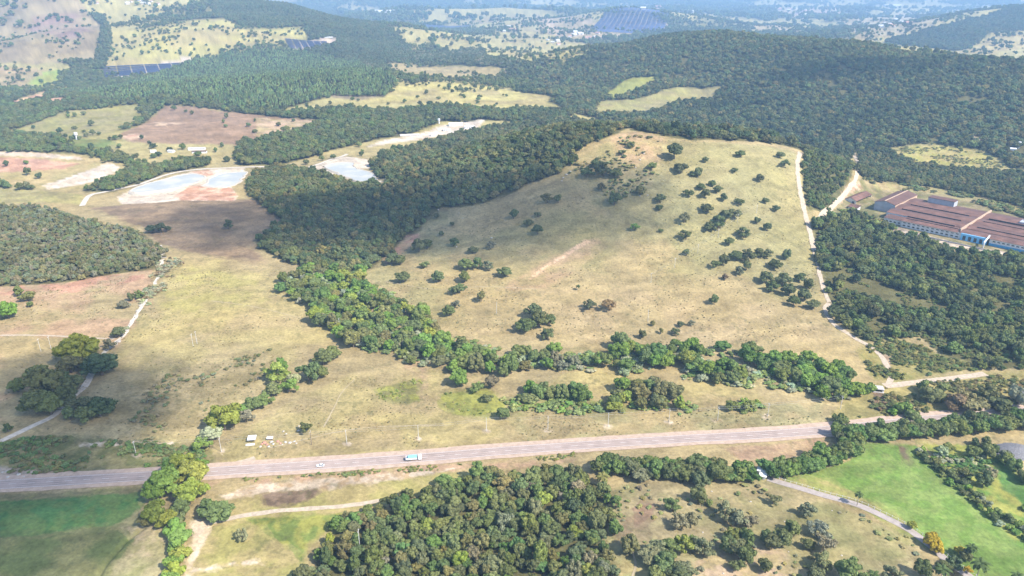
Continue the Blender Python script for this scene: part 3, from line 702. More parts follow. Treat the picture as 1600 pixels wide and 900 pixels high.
# ------------------------------------------------------------------ clouds overhead (out of the picture): their shade falls on the land
cm = bpy.data.materials.new('cloud_vapour'); cm.use_nodes = True
cnt = cm.node_tree; cnt.nodes.clear()
co = cnt.nodes.new('ShaderNodeOutputMaterial'); ctc = cnt.nodes.new('ShaderNodeTexCoord')
cw = cnt.nodes.new('ShaderNodeVectorMath'); cw.operation = 'MULTIPLY'; cw.inputs[1].default_value = (1, 1, 0)
cnt.links.new(ctc.outputs['Object'], cw.inputs[0])
cl_ = cnt.nodes.new('ShaderNodeVectorMath'); cl_.operation = 'LENGTH'; cnt.links.new(cw.outputs[0], cl_.inputs[0])
cnz = cnt.nodes.new('ShaderNodeTexNoise'); cnz.inputs['Scale'].default_value = 3.0; cnz.inputs['Detail'].default_value = 4
cnt.links.new(ctc.outputs['Object'], cnz.inputs['Vector'])
cma = cnt.nodes.new('ShaderNodeMath'); cma.operation = 'MULTIPLY_ADD'; cma.inputs[1].default_value = .9
cnt.links.new(cnz.outputs['Fac'], cma.inputs[0]); cnt.links.new(cl_.outputs['Value'], cma.inputs[2])
cmr = cnt.nodes.new('ShaderNodeMapRange'); cmr.interpolation_type = 'SMOOTHSTEP'
cmr.inputs[1].default_value = .85; cmr.inputs[2].default_value = 1.45; cmr.inputs[3].default_value = .63; cmr.inputs[4].default_value = 0.0
cnt.links.new(cma.outputs[0], cmr.inputs[0])
ctr = cnt.nodes.new('ShaderNodeBsdfTransparent'); cdf = cnt.nodes.new('ShaderNodeBsdfTranslucent')
cdf.inputs[0].default_value = (.9, .9, .92, 1)
cmx = cnt.nodes.new('ShaderNodeMixShader')
cnt.links.new(cmr.outputs[0], cmx.inputs[0]); cnt.links.new(ctr.outputs[0], cmx.inputs[1]); cnt.links.new(cdf.outputs[0], cmx.inputs[2])
cnt.links.new(cmx.outputs[0], co.inputs[0])

def uv_ball(nu=28, nv=14):
    V = [(0, 0, -1)]; F3 = []; F4 = []
    for j in range(1, nv):
        t = math.pi * j / nv
        for i in range(nu):
            p = 2 * math.pi * i / nu
            V.append((math.sin(t) * math.cos(p), math.sin(t) * math.sin(p), -math.cos(t)))
    V.append((0, 0, 1)); top = len(V) - 1
    for i in range(nu):
        k = (i + 1) % nu
        F3.append((0, 1 + k, 1 + i)); b = 1 + (nv - 2) * nu; F3.append((b + i, b + k, top))
        for j in range(nv - 2):
            a = 1 + j * nu
            F4.append((a + i, a + k, a + nu + k, a + nu + i))
    return np.array(V), F4, F3
cV, cF4, cF3 = uv_ball()
cV = cV * (1 + .12 * (np.sin(5 * cV[:, 0:1] + 2) * np.cos(4 * cV[:, 1:2])))
cV[:, 2] = np.where(cV[:, 2] < 0, cV[:, 2] * .35, cV[:, 2])
cloud_me = mesh_np('cloud', cV, F4=cF4, F3=cF3, mats=[cm], smooth=True)
CLOUDS = [  # photo point of its shade, half sizes along and across in metres, turn
    ((500, 345), 230, 115, .12), ((800, 340), 210, 125, -.05),
    ((40, 640), 125, 95, .3), ((20, 800), 105, 75, .2), ((150, 640), 60, 45, .2),
    ((1330, 108), 190, 100, .0),
]
CLOUD_Z = 850.0
for p, a, b, rz in CLOUDS:
    g = ground_at([p])[0]
    k = (CLOUD_Z - g[2]) / math.tan(SUN_EL)
    o = link('cloud', cloud_me, None, (g[0] + SUN_TO[0] * k, g[1] + SUN_TO[1] * k, CLOUD_Z))
    o.scale = (a, b, 55); o.rotation_euler = (0, 0, rz)
    tag(o, kind='stuff')

# ------------------------------------------------------------------ haze
hb = MB().box(-31500, 31500, -31500, 31500, float(GZ.min()) - 6, 420)
hmat = bpy.data.materials.new('haze_air'); hmat.use_nodes = True
hn = hmat.node_tree; hn.nodes.clear()
ho = hn.nodes.new('ShaderNodeOutputMaterial'); hv = hn.nodes.new('ShaderNodeVolumePrincipled')
hv.inputs['Color'].default_value = (0.42, 0.68, 1.0, 1)
hv.inputs['Density'].default_value = 1.2e-4
hv.inputs['Anisotropy'].default_value = 0.0
hn.links.new(hv.outputs[0], ho.inputs['Volume'])
haze = hb.build('haze', hmat)
tag(haze, 'pale blue haze over the far land', kind='stuff')

# ================================================================== trees
def ico(sub):
    t = (1 + 5 ** .5) / 2
    V = [(-1, t, 0), (1, t, 0), (-1, -t, 0), (1, -t, 0), (0, -1, t), (0, 1, t), (0, -1, -t), (0, 1, -t), (t, 0, -1), (t, 0, 1), (-t, 0, -1), (-t, 0, 1)]
    F = [(0, 11, 5), (0, 5, 1), (0, 1, 7), (0, 7, 10), (0, 10, 11), (1, 5, 9), (5, 11, 4), (11, 10, 2), (10, 7, 6), (7, 1, 8),
         (3, 9, 4), (3, 4, 2), (3, 2, 6), (3, 6, 8), (3, 8, 9), (4, 9, 5), (2, 4, 11), (6, 2, 10), (8, 6, 7), (9, 8, 1)]
    V = [np.array(v) / np.linalg.norm(v) for v in V]
    for _ in range(sub):
        mid = {}; F2 = []
        def m(a, b):
            k = (min(a, b), max(a, b))
            if k not in mid:
                p = V[a] + V[b]; V.append(p / np.linalg.norm(p)); mid[k] = len(V) - 1
            return mid[k]
        for a, b, c in F:
            ab, bc, ca = m(a, b), m(b, c), m(c, a)
            F2 += [(a, ab, ca), (b, bc, ab), (c, ca, bc), (ab, bc, ca)]
        F = F2
    return np.array(V), np.array(F)
ICO0 = ico(0); ICO1 = ico(1)

def crown_mesh(name, seed, lobes, cards, size, core=ICO1, corefac=.88, up=.3, spread=.55):
    """lobes: (x, y, z, r, squash). A knobbly core for each lobe under a coat of leaf clumps."""
    g = np.random.default_rng(seed)
    V = []; F3 = []; n = 0
    for x, y, z, r, sq in lobes:
        cv, cf = core
        rr = r * corefac * (1 + g.uniform(-.2, .16, len(cv)))
        v = cv * rr[:, None]; v[:, 2] *= sq
        V.append(v + (x, y, z)); F3.append(cf + n); n += len(v)
    area = np.array([l[3] ** 2 for l in lobes]); pick = g.choice(len(lobes), cards, p=area / area.sum())
    L = np.array(lobes)[pick]
    d = g.normal(size=(cards, 3)); d[:, 2] += up; d /= np.linalg.norm(d, axis=1)[:, None]
    c = L[:, :3] + d * (L[:, 3:4] * g.uniform(.86, 1.1, (cards, 1))) * np.stack([np.ones(cards), np.ones(cards), L[:, 4]], 1)
    nrm = d + g.normal(size=(cards, 3)) * spread * .6; nrm /= np.linalg.norm(nrm, axis=1)[:, None]
    a = np.cross(nrm, g.normal(size=(cards, 3))); a /= np.linalg.norm(a, axis=1)[:, None]
    b = np.cross(nrm, a)
    s = size * g.uniform(.55, 1.15, (cards, 1))
    fold = nrm * s * .25
    q = np.stack([c - a * s - fold, c - b * s * .8 + fold * .3, c + a * s - fold, c + b * s * .8 + fold * .3], 1).reshape(-1, 3)
    V.append(q); F4 = np.arange(cards * 4).reshape(-1, 4) + n
    sm_ = np.concatenate([np.zeros(cards, bool), np.ones(sum(len(f) for f in F3), bool)])
    return mesh_np(name, np.concatenate(V), F4=F4, F3=np.concatenate(F3), mats=[LEAF], smooth=sm_)

def lobes_round(seed, R_, zc, n, fr=(.26, .44), flat=.8):
    """uneven crown: a core and many leafy masses of different size, some sticking out"""
    g = np.random.default_rng(seed); out = [(g.uniform(-.12, .12) * R_, g.uniform(-.12, .12) * R_, zc, R_ * .56, flat)]
    lop = g.uniform(0, 6.28)
    for k in range(n):
        a = 2.4 * k + g.uniform(-.5, .5); e = g.uniform(-.5, 1.25)
        reach = 1 + .22 * math.cos(a - lop)
        rr = R_ * .68 * math.cos(e) * g.uniform(.55, 1.2) * reach
        out.append((rr * math.cos(a), rr * math.sin(a), zc + R_ * flat * .74 * math.sin(e) * g.uniform(.75, 1.2), R_ * g.uniform(*fr) * (1 - .15 * max(e, 0)), flat * g.uniform(.8, 1.15)))
    return out

def lobes_open(seed, R_, z0, z1, n):
    """loose savanna crown: separate leafy tufts at limb ends"""
    g = np.random.default_rng(seed); out = []
    for k in range(n):
        a = 2.4 * k + g.uniform(-.5, .5); rr = R_ * math.sqrt((k + .5) / n) * g.uniform(.7, 1)
        out.append((rr * math.cos(a), rr * math.sin(a), z0 + (z1 - z0) * g.uniform(0, 1) * (1 - .5 * rr / R_), R_ * g.uniform(.24, .38), .75))
    return out

def lobes_tall(seed, R_, z0, z1, n):
    g = np.random.default_rng(seed); out = []
    for k in range(n):
        f = k / (n - 1); a = 2.4 * k
        r = R_ * (.55 + .45 * math.sin(math.pi * (.25 + .65 * f)))
        out.append((r * .4 * math.cos(a), r * .4 * math.sin(a), z0 + (z1 - z0) * f, r * .7, 1.0))
    return out

def trunk_mesh(name, seed, h, r, lobes, nl=5, lean=.12):
    g = np.random.default_rng(seed); mb = MB()
    p = mathutils.Vector((0, 0, -.6)); fork = mathutils.Vector((g.uniform(-lean, lean) * h, g.uniform(-lean, lean) * h, h * .55))
    mid = p.lerp(fork, .5) + mathutils.Vector((g.uniform(-.1, .1), g.uniform(-.1, .1), 0)) * h * .3
    mb.tube(p, mid, r * 1.25, r, 7, False); mb.tube(mid, fork, r, r * .8, 7, False)
    for k in range(min(nl, len(lobes))):
        l = lobes[(k * 2 + 1) % len(lobes)]
        mb.tube(fork, (l[0], l[1], l[2]), r * .62, r * .2, 5, False)
    return mb.mesh(name, BARK)

SPEC = {}
def species(key, variants):
    SPEC[key] = variants
def sp(name, seed, lobes, cards, size, trunk_h, trunk_r, R_, H_, **kw):
    return dict(crown=crown_mesh('crown', seed, lobes, cards, size, **kw), trunk=trunk_mesh('trunk', seed, trunk_h, trunk_r, lobes), R=R_, H=H_)

species('round', [sp('round', 10 + k, lobes_round(20 + k, 4.0, 3.5 + .3 * (k % 2), 17 + k % 3, flat=.80 + .06 * (k % 3)), 900, .54, 3.8, .26, 4.0, 7.2) for k in range(7)])
species('broad', [sp('broad', 40 + k, lobes_round(50 + k, 5.4, 4.0, 24, fr=(.19, .34), flat=.70), 1300, .60, 4.2, .36, 5.4, 8.6) for k in range(4)])
species('open', [sp('open', 70 + k, lobes_open(80 + k, 3.6, 1.8, 5.8, 14), 560, .46, 4.4, .2, 3.8, 7.2, corefac=.72) for k in range(4)])
species('shrub', [sp('shrub', 100 + k, lobes_round(110 + k, 1.8, 1.3, 6, fr=(.36, .6), flat=.75), 230, .38, 1.2, .1, 1.8, 2.8) for k in range(3)])
species('tall', [sp('tall', 130 + k, lobes_tall(140 + k, 2.5, 4.5, 11.5, 6), 360, .6, 11, .2, 2.3, 13.0) for k in range(3)])

def frond_mesh():
    """feather palm crown: arching fronds with leaflets"""
    g = np.random.default_rng(3); V = []; F = []
    def quad(a, b, c, d):
        n = len(V); V.extend([a, b, c, d]); F.append((n, n + 1, n + 2, n + 3))
    for k in range(17):
        az = 2.4 * k; el = .95 - 1.3 * (k / 17); L = g.uniform(2.6, 3.4); h = np.array([math.cos(az), math.sin(az), 0])
        p = np.zeros(3); seg = 7; e = el; side = np.array([-h[1], h[0], 0])
        for s in range(seg):
            q = p + (h * math.cos(e) + np.array([0, 0, math.sin(e)])) * L / seg
            w = 1.0 * math.sin(math.pi * (s + .8) / (seg + .8)); w2 = 1.0 * math.sin(math.pi * (s + 1.6) / (seg + .8))
            for sg in (-1, 1):
                m = (p + q) / 2
                quad(p, m, m + side * sg * w * .62 + np.array([0, 0, -.22 * w]) + h * .25, p + side * sg * w * .55 + np.array([0, 0, -.2 * w]) + h * .18)
                quad(m, q, q + side * sg * w2 * .62 + np.array([0, 0, -.22 * w2]) + h * .25, m + side * sg * w * .55 + np.array([0, 0, -.2 * w]) + h * .18)
            p = q; e -= .27
    return mesh_np('fronds', np.array(V), F4=np.array(F), mats=[LEAF])
FRONDS = frond_mesh()
PALM_BARK = mat('palm_bark', (0.30, 0.26, 0.21), .9, .2, 4)

# tints (foliage colours)
T_DARK = (0.146, 0.168, 0.071); T_MID = (0.176, 0.210, 0.073); T_BRIGHT = (0.195, 0.287, 0.063); T_LIME = (0.273, 0.305, 0.065)
T_OLIVE = (0.215, 0.210, 0.086); T_GREY = (0.247, 0.238, 0.140); T_PALE = (0.338, 0.366, 0.216); T_BROWN = (0.235, 0.185, 0.095)
T_YEL = (.48, .37, .05); T_RUST = (0.286, 0.159, 0.076); T_DEEP = (0.101, 0.132, 0.067)

def jit(c, a=.16):
    f = 1 + random.uniform(-a, a)
    return (c[0] * f * (1 + random.uniform(-a, a) * .7), c[1] * f, c[2] * f * (1 + random.uniform(-a, a)))

SEEN_CROWN = {}
def plant(name, x, y, key, width, tint, label, cat, group=None, var=None, tall=1.0, sink=0.0):
    v = SPEC[key]; i = random.randrange(len(v)) if var is None else var
    s = v[i]
    k = width / (2 * s['R'])
    kz = k * tall * random.uniform(.82, 1.2); q = random.uniform(.84, 1.16)
    o = empty(name, (x, y, float(hm(x, y)) - sink), random.uniform(0, 6.28), (k * q, k / q, kz))
    c = link('crown', s['crown'], o); c.color = (*tint, 1)
    link('trunk', s['trunk'], o)
    SEEN_CROWN.setdefault((key, i), (c, o.children[-1]))
    tag(o, label, cat, group)
    return o

def palm(x, y, h, spread, label, tint=(.075, .10, .035), name='palm_tree'):
    o = empty(name, (x, y, float(hm(x, y))), random.uniform(0, 6.28))
    mb = MB(); lx = random.uniform(-.5, .5)
    mb.tube((0, 0, -.5), (lx * .4, 0, h * .5), .22, .17, 8); mb.tube((lx * .4, 0, h * .5), (lx, 0, h), .17, .13, 8)
    mb.build('trunk', PALM_BARK, o)
    c = link('crown', FRONDS, o, (lx, 0, h)); c.color = (*tint, 1); c.scale = (spread / 5.6,) * 3
    return tag(o, label, 'palm', 'palms along the lane')

ORD = ['first', 'second', 'third', 'fourth', 'fifth', 'sixth', 'seventh', 'eighth', 'ninth', 'tenth', 'eleventh', 'twelfth', 'thirteenth',
       'fourteenth', 'fifteenth', 'sixteenth', 'seventeenth', 'eighteenth', 'nineteenth', 'twentieth']
TN = {T_DARK: 'dark', T_MID: 'green', T_BRIGHT: 'bright green', T_LIME: 'lime green', T_OLIVE: 'olive', T_GREY: 'greyish', T_PALE: 'pale',
      T_BROWN: 'brownish', T_YEL: 'yellow', T_RUST: 'rusty', T_DEEP: 'dark'}
def area_trees(name, cat, place, group, rows, key='round', tint=T_DARK):
    """rows: (photo x, photo y of the foot, crown width in photo px[, tint[, species]]) - labelled by their order from the left"""
    rows = sorted(rows, key=lambda r: r[0])
    G = ground_at([(r[0], r[1]) for r in rows])
    for n, (r, g) in enumerate(zip(rows, G)):
        t = r[3] if len(r) > 3 and r[3] else tint
        kk = r[4] if len(r) > 4 else (key if r[2] > 10 else 'shrub' if r[2] < 9 else key)
        wd = r[2] / px_per_m(g)
        if kk == 'round' and random.random() < .28: kk = 'open'
        if kk == 'round' and wd > 11: kk = 'broad'
        word = 'small' if wd < 6 else 'large' if wd > 13 else 'mid-sized'
        lab = f"{word} {TN[t]} {cat} {place}, {ORD[n]} from left" if len(rows) > 1 else f"{word} {TN[t]} {cat} {place}"
        plant(name, g[0], g[1], kk, wd, jit(t), lab, cat, group)

HG = 'trees scattered over the bald hill'
area_trees('pasture_tree', 'tree', 'round the summit of the bald hill', HG,
  [(895,254,22),(917,277,24),(940,297,13,T_BROWN),(942,276,30),(962,278,26),(972,242,14,T_OLIVE),(1018,264,18,T_MID),(960,320,26,T_DARK),(1000,305,19,T_OLIVE),(985,232,12,T_OLIVE),(930,262,16)])
area_trees('pasture_tree', 'tree', 'high on the right of the bald hill', HG,
  [(1054,248,31),(1062,270,26),(1090,276,15),(1102,254,12),(1148,270,12),(1157,245,17),(1187,284,14),(1082,276,12),(1218,247,14),(1225,262,16)])
area_trees('pasture_tree', 'tree', 'in the loose upper group on the bald hill', HG,
  [(1075,307,17),(1095,297,16),(1113,291,13),(1120,302,15),(1101,309,19),(1130,314,14),(1154,320,17),(1104,332,24),(1195,318,11),(1031,316,19),(1031,329,12)])
area_trees('pasture_tree', 'tree', 'in the dense middle grove on the bald hill', HG,
  [(1146,340,24),(1132,346,24),(1122,358,26),(1108,360,22),(1162,372,25),(1182,349,13),(1198,361,14),(1212,330,13),(1139,383,18),(1071,375,22),(1069,348,20,T_GREY,'open')])
area_trees('pasture_tree', 'tree', 'on the lower right slope of the bald hill', HG,
  [(1072,399,12),(1117,419,17),(1128,415,17),(1150,407,24),(1167,408,26),(1185,402,22),(1198,402,20),(1132,437,12,T_BROWN),(1155,430,17,T_GREY,'open'),(1166,422,15),(1195,442,28)])
area_trees('pasture_tree', 'tree', 'along the right foot of the bald hill', HG,
  [(1210,420,24),(1222,446,28),(1232,462,26),(1205,455,24),(1240,478,22),(1256,470,26),(1270,482,24),(1228,405,16),(1248,440,20),(1262,452,18)])
area_trees('pasture_tree', 'tree', 'alone in the middle of the bald hill', HG, [(992,360,16,T_BRIGHT,'open'),(1032,363,9,T_MID)])
area_trees('pasture_tree', 'tree', 'on the shaded slope of the bald hill', HG,
  [(855,317,18,T_OLIVE,'open'),(872,317,14),(840,339,14),(826,353,18),(840,366,20),(803,342,15),(683,341,11),(706,353,9),(690,368,10),(709,384,17)])
area_trees('pasture_tree', 'tree', 'in the sunny left corner of the bald hill', HG,
  [(739,396,18),(766,389,16,T_GREY),(655,393,30),(668,388,20),(612,412,26),(625,413,22),(664,418,17,T_MID),(631,441,26),(685,441,22),(730,421,27,T_MID),(746,420,22,T_MID),(764,422,20,T_GREY,'open')])
area_trees('pasture_tree', 'tree', 'near the left foot of the bald hill', HG,
  [(789,431,25),(726,441,22,T_MID),(718,456,22,T_MID),(711,460,20),(712,480,16,T_GREY,'open'),(702,494,22),(752,471,17,T_OLIVE)])
area_trees('pasture_tree', 'tree', 'in the dark clump low on the bald hill', HG,
  [(822,518,36),(843,510,34),(835,496,30),(858,506,26),(855,529,26)])
area_trees('pasture_tree', 'tree', 'alone on the bare lower hill', HG,
  [(921,484,24),(950,485,24,T_BROWN,'open'),(1116,476,15),(1064,511,12),(1056,523,17),(1079,509,12,T_GREY,'open'),(1004,528,14),(1020,509,10,T_OLIVE),(1033,521,9,T_OLIVE)])
g = ground_at([(903, 453)])[0]
palm(g[0], g[1], 4.2, 5.0, 'small palm alone in the dry pasture on the hill slope')

LG = 'trees of the left pastures'
area_trees('pasture_tree', 'tree', 'in the brown field below the basins', LG, [(238,364,16,T_DEEP),(251,364,22,T_DEEP),(357,358,17),(262,360,12,T_DEEP)])
area_trees('pasture_tree', 'tree', 'at the left edge by the pink field', LG, [(14,497,36,T_BRIGHT),(45,470,24,T_OLIVE,'open'),(30,462,18,T_MID),(48,480,12,T_MID)])
area_trees('pasture_tree', 'tree', 'beside the stony watercourse', LG, [(194,482,20,T_GREY),(218,467,16,T_MID),(186,526,26,T_DARK),(171,545,24,T_GREY,'open'),(205,470,14,T_DARK)])
area_trees('pasture_tree', 'tree', 'in the tall grove over the white track', LG,
  [(120,566,70,T_LIME),(112,582,46,T_OLIVE),(160,586,54,T_DEEP),(150,575,38,T_DARK),(62,592,36,T_MID),(75,618,66,T_OLIVE),(97,612,54,T_MID),(58,646,54,T_MID),(28,612,34,T_MID),(112,612,46,T_DARK),(80,648,46,T_MID),(100,632,38,T_DARK)], key='broad')
area_trees('pasture_tree', 'tree', 'in the shaded clump right of the white track', LG,
  [(158,650,46,T_DEEP),(135,658,41,T_DARK),(122,640,34,T_DARK),(110,655,24,T_MID),(142,640,31,T_DARK)])
area_trees('pasture_tree', 'tree', 'standing alone at the left edge of the shade', LG, [(13,674,18,T_DARK)])
area_trees('pasture_tree', 'tree', 'behind the roadside shack', LG, [(478,676,21,T_DARK,'open')])

CG = 'trees of the creek hedge down to the road'
area_trees('creek_tree', 'tree', 'in the creek hedge near the road', CG,
  [(352,672,55,T_LIME),(330,688,34,T_PALE),(316,704,28,T_BRIGHT),(384,660,28,T_GREY,'open'),(398,640,34,T_MID),(412,634,32,T_MID),(378,648,28,T_BRIGHT),(436,598,44,T_LIME),(452,612,32,T_BRIGHT),(428,618,30,T_MID),(462,604,23,T_PALE),(484,596,39,T_MID),(497,592,34,T_MID),(440,580,30,T_BRIGHT),(506,570,32,T_MID),(520,562,32,T_MID),(338,676,28,T_BRIGHT),(365,664,30,T_BRIGHT)])

BG = 'big trees beside the road bend'
area_trees('roadside_tree', 'tree', 'in the tall cluster at the road edge', BG,
  [(300,752,60,T_LIME),(283,740,50,T_LIME),(297,785,50,T_LIME),(258,770,60,T_BRIGHT),(245,782,41,T_BRIGHT),(244,818,46,T_LIME),(262,822,39,T_LIME),(228,822,28,T_OLIVE),(312,770,32,T_LIME),(285,800,37,T_MID),(268,745,37,T_BRIGHT),(315,735,29,T_BRIGHT),(340,812,48,T_MID),(326,804,37,T_MID)], key='broad')
rows = [(280,822,30,T_MID),(276,836,32,T_BRIGHT),(282,848,32,T_BRIGHT),(276,862,32,T_BRIGHT),(280,876,30,T_LIME),(272,888,30,T_BRIGHT),(276,902,30,T_LIME),(268,915,30,T_BRIGHT)]
area_trees('roadside_tree', 'bush', 'in the lush hedge below the road bend', 'bushes of the hedge below the road bend', rows, key='shrub')
area_trees('shrub', 'shrub', 'alone in the yellow field below the road', None, [(378,842,24,T_GREY,'open')])
area_trees('shrub', 'shrub', 'in the dry verge below the truck', 'shrubs in the verge below the truck', [(618,784,14,T_OLIVE,'open'),(630,776,16,T_OLIVE,'open')])

# savanna at the lower right
SG = 'trees of the lower right savanna'
area_trees('savanna_tree', 'tree', 'in the upper part of the lower right savanna', SG,
  [(1050,798,26,T_MID),(1094,758,30,T_DARK),(1090,782,30,T_DARK),(1108,790,15,T_MID),(1060,824,30,T_GREY,'open'),(1078,822,30,T_GREY,'open'),(1132,812,34,T_GREY,'open'),(1150,820,34,T_GREY,'open'),(1208,787,24,T_OLIVE,'open'),(1258,806,28,T_GREY,'open'),(1170,822,30,T_GREY,'open')])
area_trees('savanna_tree', 'tree', 'in the big dark thicket of the savanna', SG,
  [(1150,868,38,T_DARK),(1162,880,34,T_DARK),(1136,862,30,T_DARK),(1166,852,30,T_MID),(1145,845,26,T_MID),(1152,890,26,T_DARK)])
area_trees('savanna_tree', 'tree', 'in the wide grove at the bottom edge', SG,
  [(1015,880,44,T_GREY),(1040,895,48,T_MID),(1058,905,40,T_DARK),(1028,868,36,T_GREY,'open'),(1066,860,36,T_LIME),(1045,865,34,T_MID),(986,862,30,T_OLIVE),(1100,868,36,T_GREY,'open'),(1085,858,28,T_MID),(1070,900,34,T_GREY,'open'),(1024,910,36,T_MID)])
area_trees('savanna_tree', 'tree', 'in the scattered right part of the savanna', SG,
  [(1197,849,24,T_DARK),(1280,838,38,T_GREY,'open'),(1286,862,36,T_GREY,'open'),(1262,858,22,T_DARK),(1240,838,26,T_MID),(1222,854,32,T_DARK),(1205,858,28,T_DARK),(1282,892,40,T_OLIVE,'open'),(1322,908,50,T_MID),(1272,910,34,T_DARK),(1395,912,34,T_GREY,'open'),(1195,895,26,T_DARK),(1235,830,20,T_MID)])
YG = 'yellow flowering trees by the lane'
area_trees('flowering_tree', 'flowering tree', 'beside the lane', YG, [(1452,852,26,T_YEL),(1464,862,24,T_YEL),(1500,868,18,T_YEL),(1511,895,14,T_YEL),(1424,826,16,T_LIME)])
area_trees('lane_tree', 'tree', 'among the palms by the lane', 'trees among the palms', [(1488,890,30,T_DARK),(1440,900,30,T_DARK),(1508,876,22,T_OLIVE),(1472,892,24,T_MID)])
for (px_, py_, h_, s_, lab) in [(1339,790,7.5,5.2,'lone palm leaning over the lane beside the green field'),(1361,914,6.5,6.5,'palm at the bottom edge left of the lane'),
        (1513,876,8.5,6.2,'tall palm behind the yellow blossoms in the green field'),(1524,908,11,9,'largest palm with two pale stems near the bottom right'),
        (1468,908,7,8,'shaggy palm beside the lane under the yellow tree'),(1584,918,7,7,'palm in the bottom right corner of the green field'),
        (941,757,6,8.5,'palm with pale fronds at the top edge of the wood')]:
    g = ground_at([(px_, py_)])[0]
    palm(g[0], g[1], h_, s_, lab, (.20, .19, .06) if px_ == 941 else (.09, .125, .045))

# hedges along the road
HH = 'trees of the dense hedge below the road'
def row_trees(name, place, group, pts, step, width, tints, key='round', n_lanes=2, cat='tree', gap=4.0):
    L = resample(W(*pts), step); n = 0
    d = np.gradient(L, axis=0); d /= np.linalg.norm(d, axis=1)[:, None]
    pos = []
    for i, p in enumerate(L):
        for k in range(n_lanes):
            o = (k - (n_lanes - 1) / 2) * gap + random.uniform(-1, 1)
            pos.append((p[0] - d[i, 1] * o + random.uniform(-1, 1), p[1] + d[i, 0] * o + random.uniform(-1, 1)))
    pos.sort(key=lambda q: q[0] / q[1])
    for n, q in enumerate(pos):
        t = random.choice(tints)
        w_ = ('left end', 'left part', 'middle', 'right part', 'right end')[min(4, n * 5 // len(pos))]
        plant(name, q[0], q[1], key, width * random.uniform(.8, 1.2), jit(t), f"{TN[t]} {cat} {place}, {w_}", cat, group)
TN[(.150, .222, .066)] = 'deep green'
T_H = (.150, .222, .066)
row_trees('hedge_tree', 'in the dense hedge right below the road', HH, [(935,738),(980,739),(1040,742),(1100,745),(1150,749),(1172,747)], 4.6, 10.5, [T_MID, T_DARK, T_H], n_lanes=2, gap=5)
row_trees('hedge_tree', 'in the hedge curving along the green field', 'trees of the hedge curving along the green field', [(1200,744),(1240,738),(1280,727),(1318,712),(1332,694),(1322,680)], 5.0, 10.0, [T_MID, T_H, T_H], n_lanes=2, gap=5)
row_trees('hedge_tree', 'in the roadside row at the right', 'trees of the roadside row at the right', [(1312,688),(1360,684),(1420,680),(1480,675),(1540,670),(1640,660)], 5.5, 10.0, [T_MID, T_H, T_DARK], n_lanes=2, gap=6)
row_trees('hedge_tree', 'near the grey heap at the right edge', 'trees round the grey heap', [(1520,694),(1550,705),(1580,735),(1610,760)], 6, 8, [T_DARK, T_GREY, T_MID], n_lanes=1)
area_trees('hedge_tree', 'tree', 'in front of the dense hedge by the wood', None, [(1000,752,34,T_GREY),(1024,748,16,T_MID)])
row_trees('field_shrub', 'in the straggling hedge across the green field', 'shrubs of the straggling field hedge', [(1436,706),(1470,735),(1510,770),(1560,810),(1620,850)], 4.0, 4.6, [T_MID, T_PALE, T_DARK, T_BRIGHT], key='shrub', n_lanes=2, cat='shrub', gap=5)
area_trees('field_shrub', 'shrub', 'beside the bright green field', 'shrubs beside the bright green field', [(1505,745,24,T_DARK),(1535,760,28,T_DARK),(1545,748,22,T_GREY),(1480,705,20,T_MID),(1540,714,24,T_MID),(1470,712,18,T_PALE),(1520,715,22,T_MID)])
area_trees('verge_shrub', 'shrub', 'in the rough verge by the culvert', 'shrubs of the rough verge right of the culvert',
  [(1410,645,28,T_BRIGHT),(1425,655,24,T_MID),(1455,628,34,T_DARK),(1490,640,40,T_BROWN),(1520,645,40,T_OLIVE),(1560,640,34,T_DARK),(1590,630,34,T_GREY),(1440,612,22,T_MID),(1470,615,24,T_MID),(1545,622,26,T_OLIVE),(1505,625,26,T_OLIVE),(1310,662,26,T_MID),(1356,612,20,T_BRIGHT),(1395,648,16,T_BRIGHT)], key='shrub')

# ------------------------------------------------------------------ belts of trees: individuals in the belt, seen one by one
def scatter(poly, spacing, seed, jitter=.42):
    g = np.random.default_rng(seed)
    x0, y0 = poly.min(0); x1, y1 = poly.max(0)
    xs = np.arange(x0, x1, spacing); ys = np.arange(y0, y1, spacing * .87)
    X, Y = np.meshgrid(xs, ys); X = X + (np.arange(len(ys)) % 2)[:, None] * spacing / 2
    X = X + g.uniform(-jitter, jitter, X.shape) * spacing; Y = Y + g.uniform(-jitter, jitter, Y.shape) * spacing
    X = X.ravel(); Y = Y.ravel()
    wx, wy = warp(X, Y, spacing * 1.5, seed)
    k = inpoly(wx, wy, poly)
    return X[k], Y[k]

def part_of(x, y, poly):
    a = poly[:, 0] / poly[:, 1]; f = (x / y - a.min()) / (a.max() - a.min()); g = (y - poly[:, 1].min()) / (poly[:, 1].max() - poly[:, 1].min())
    return ('lower', 'middle', 'upper')[min(2, int(max(g, 0) * 3))] + ' ' + ('left end', 'left part', 'centre', 'right part', 'right end')[min(4, int(max(f, 0) * 5))]

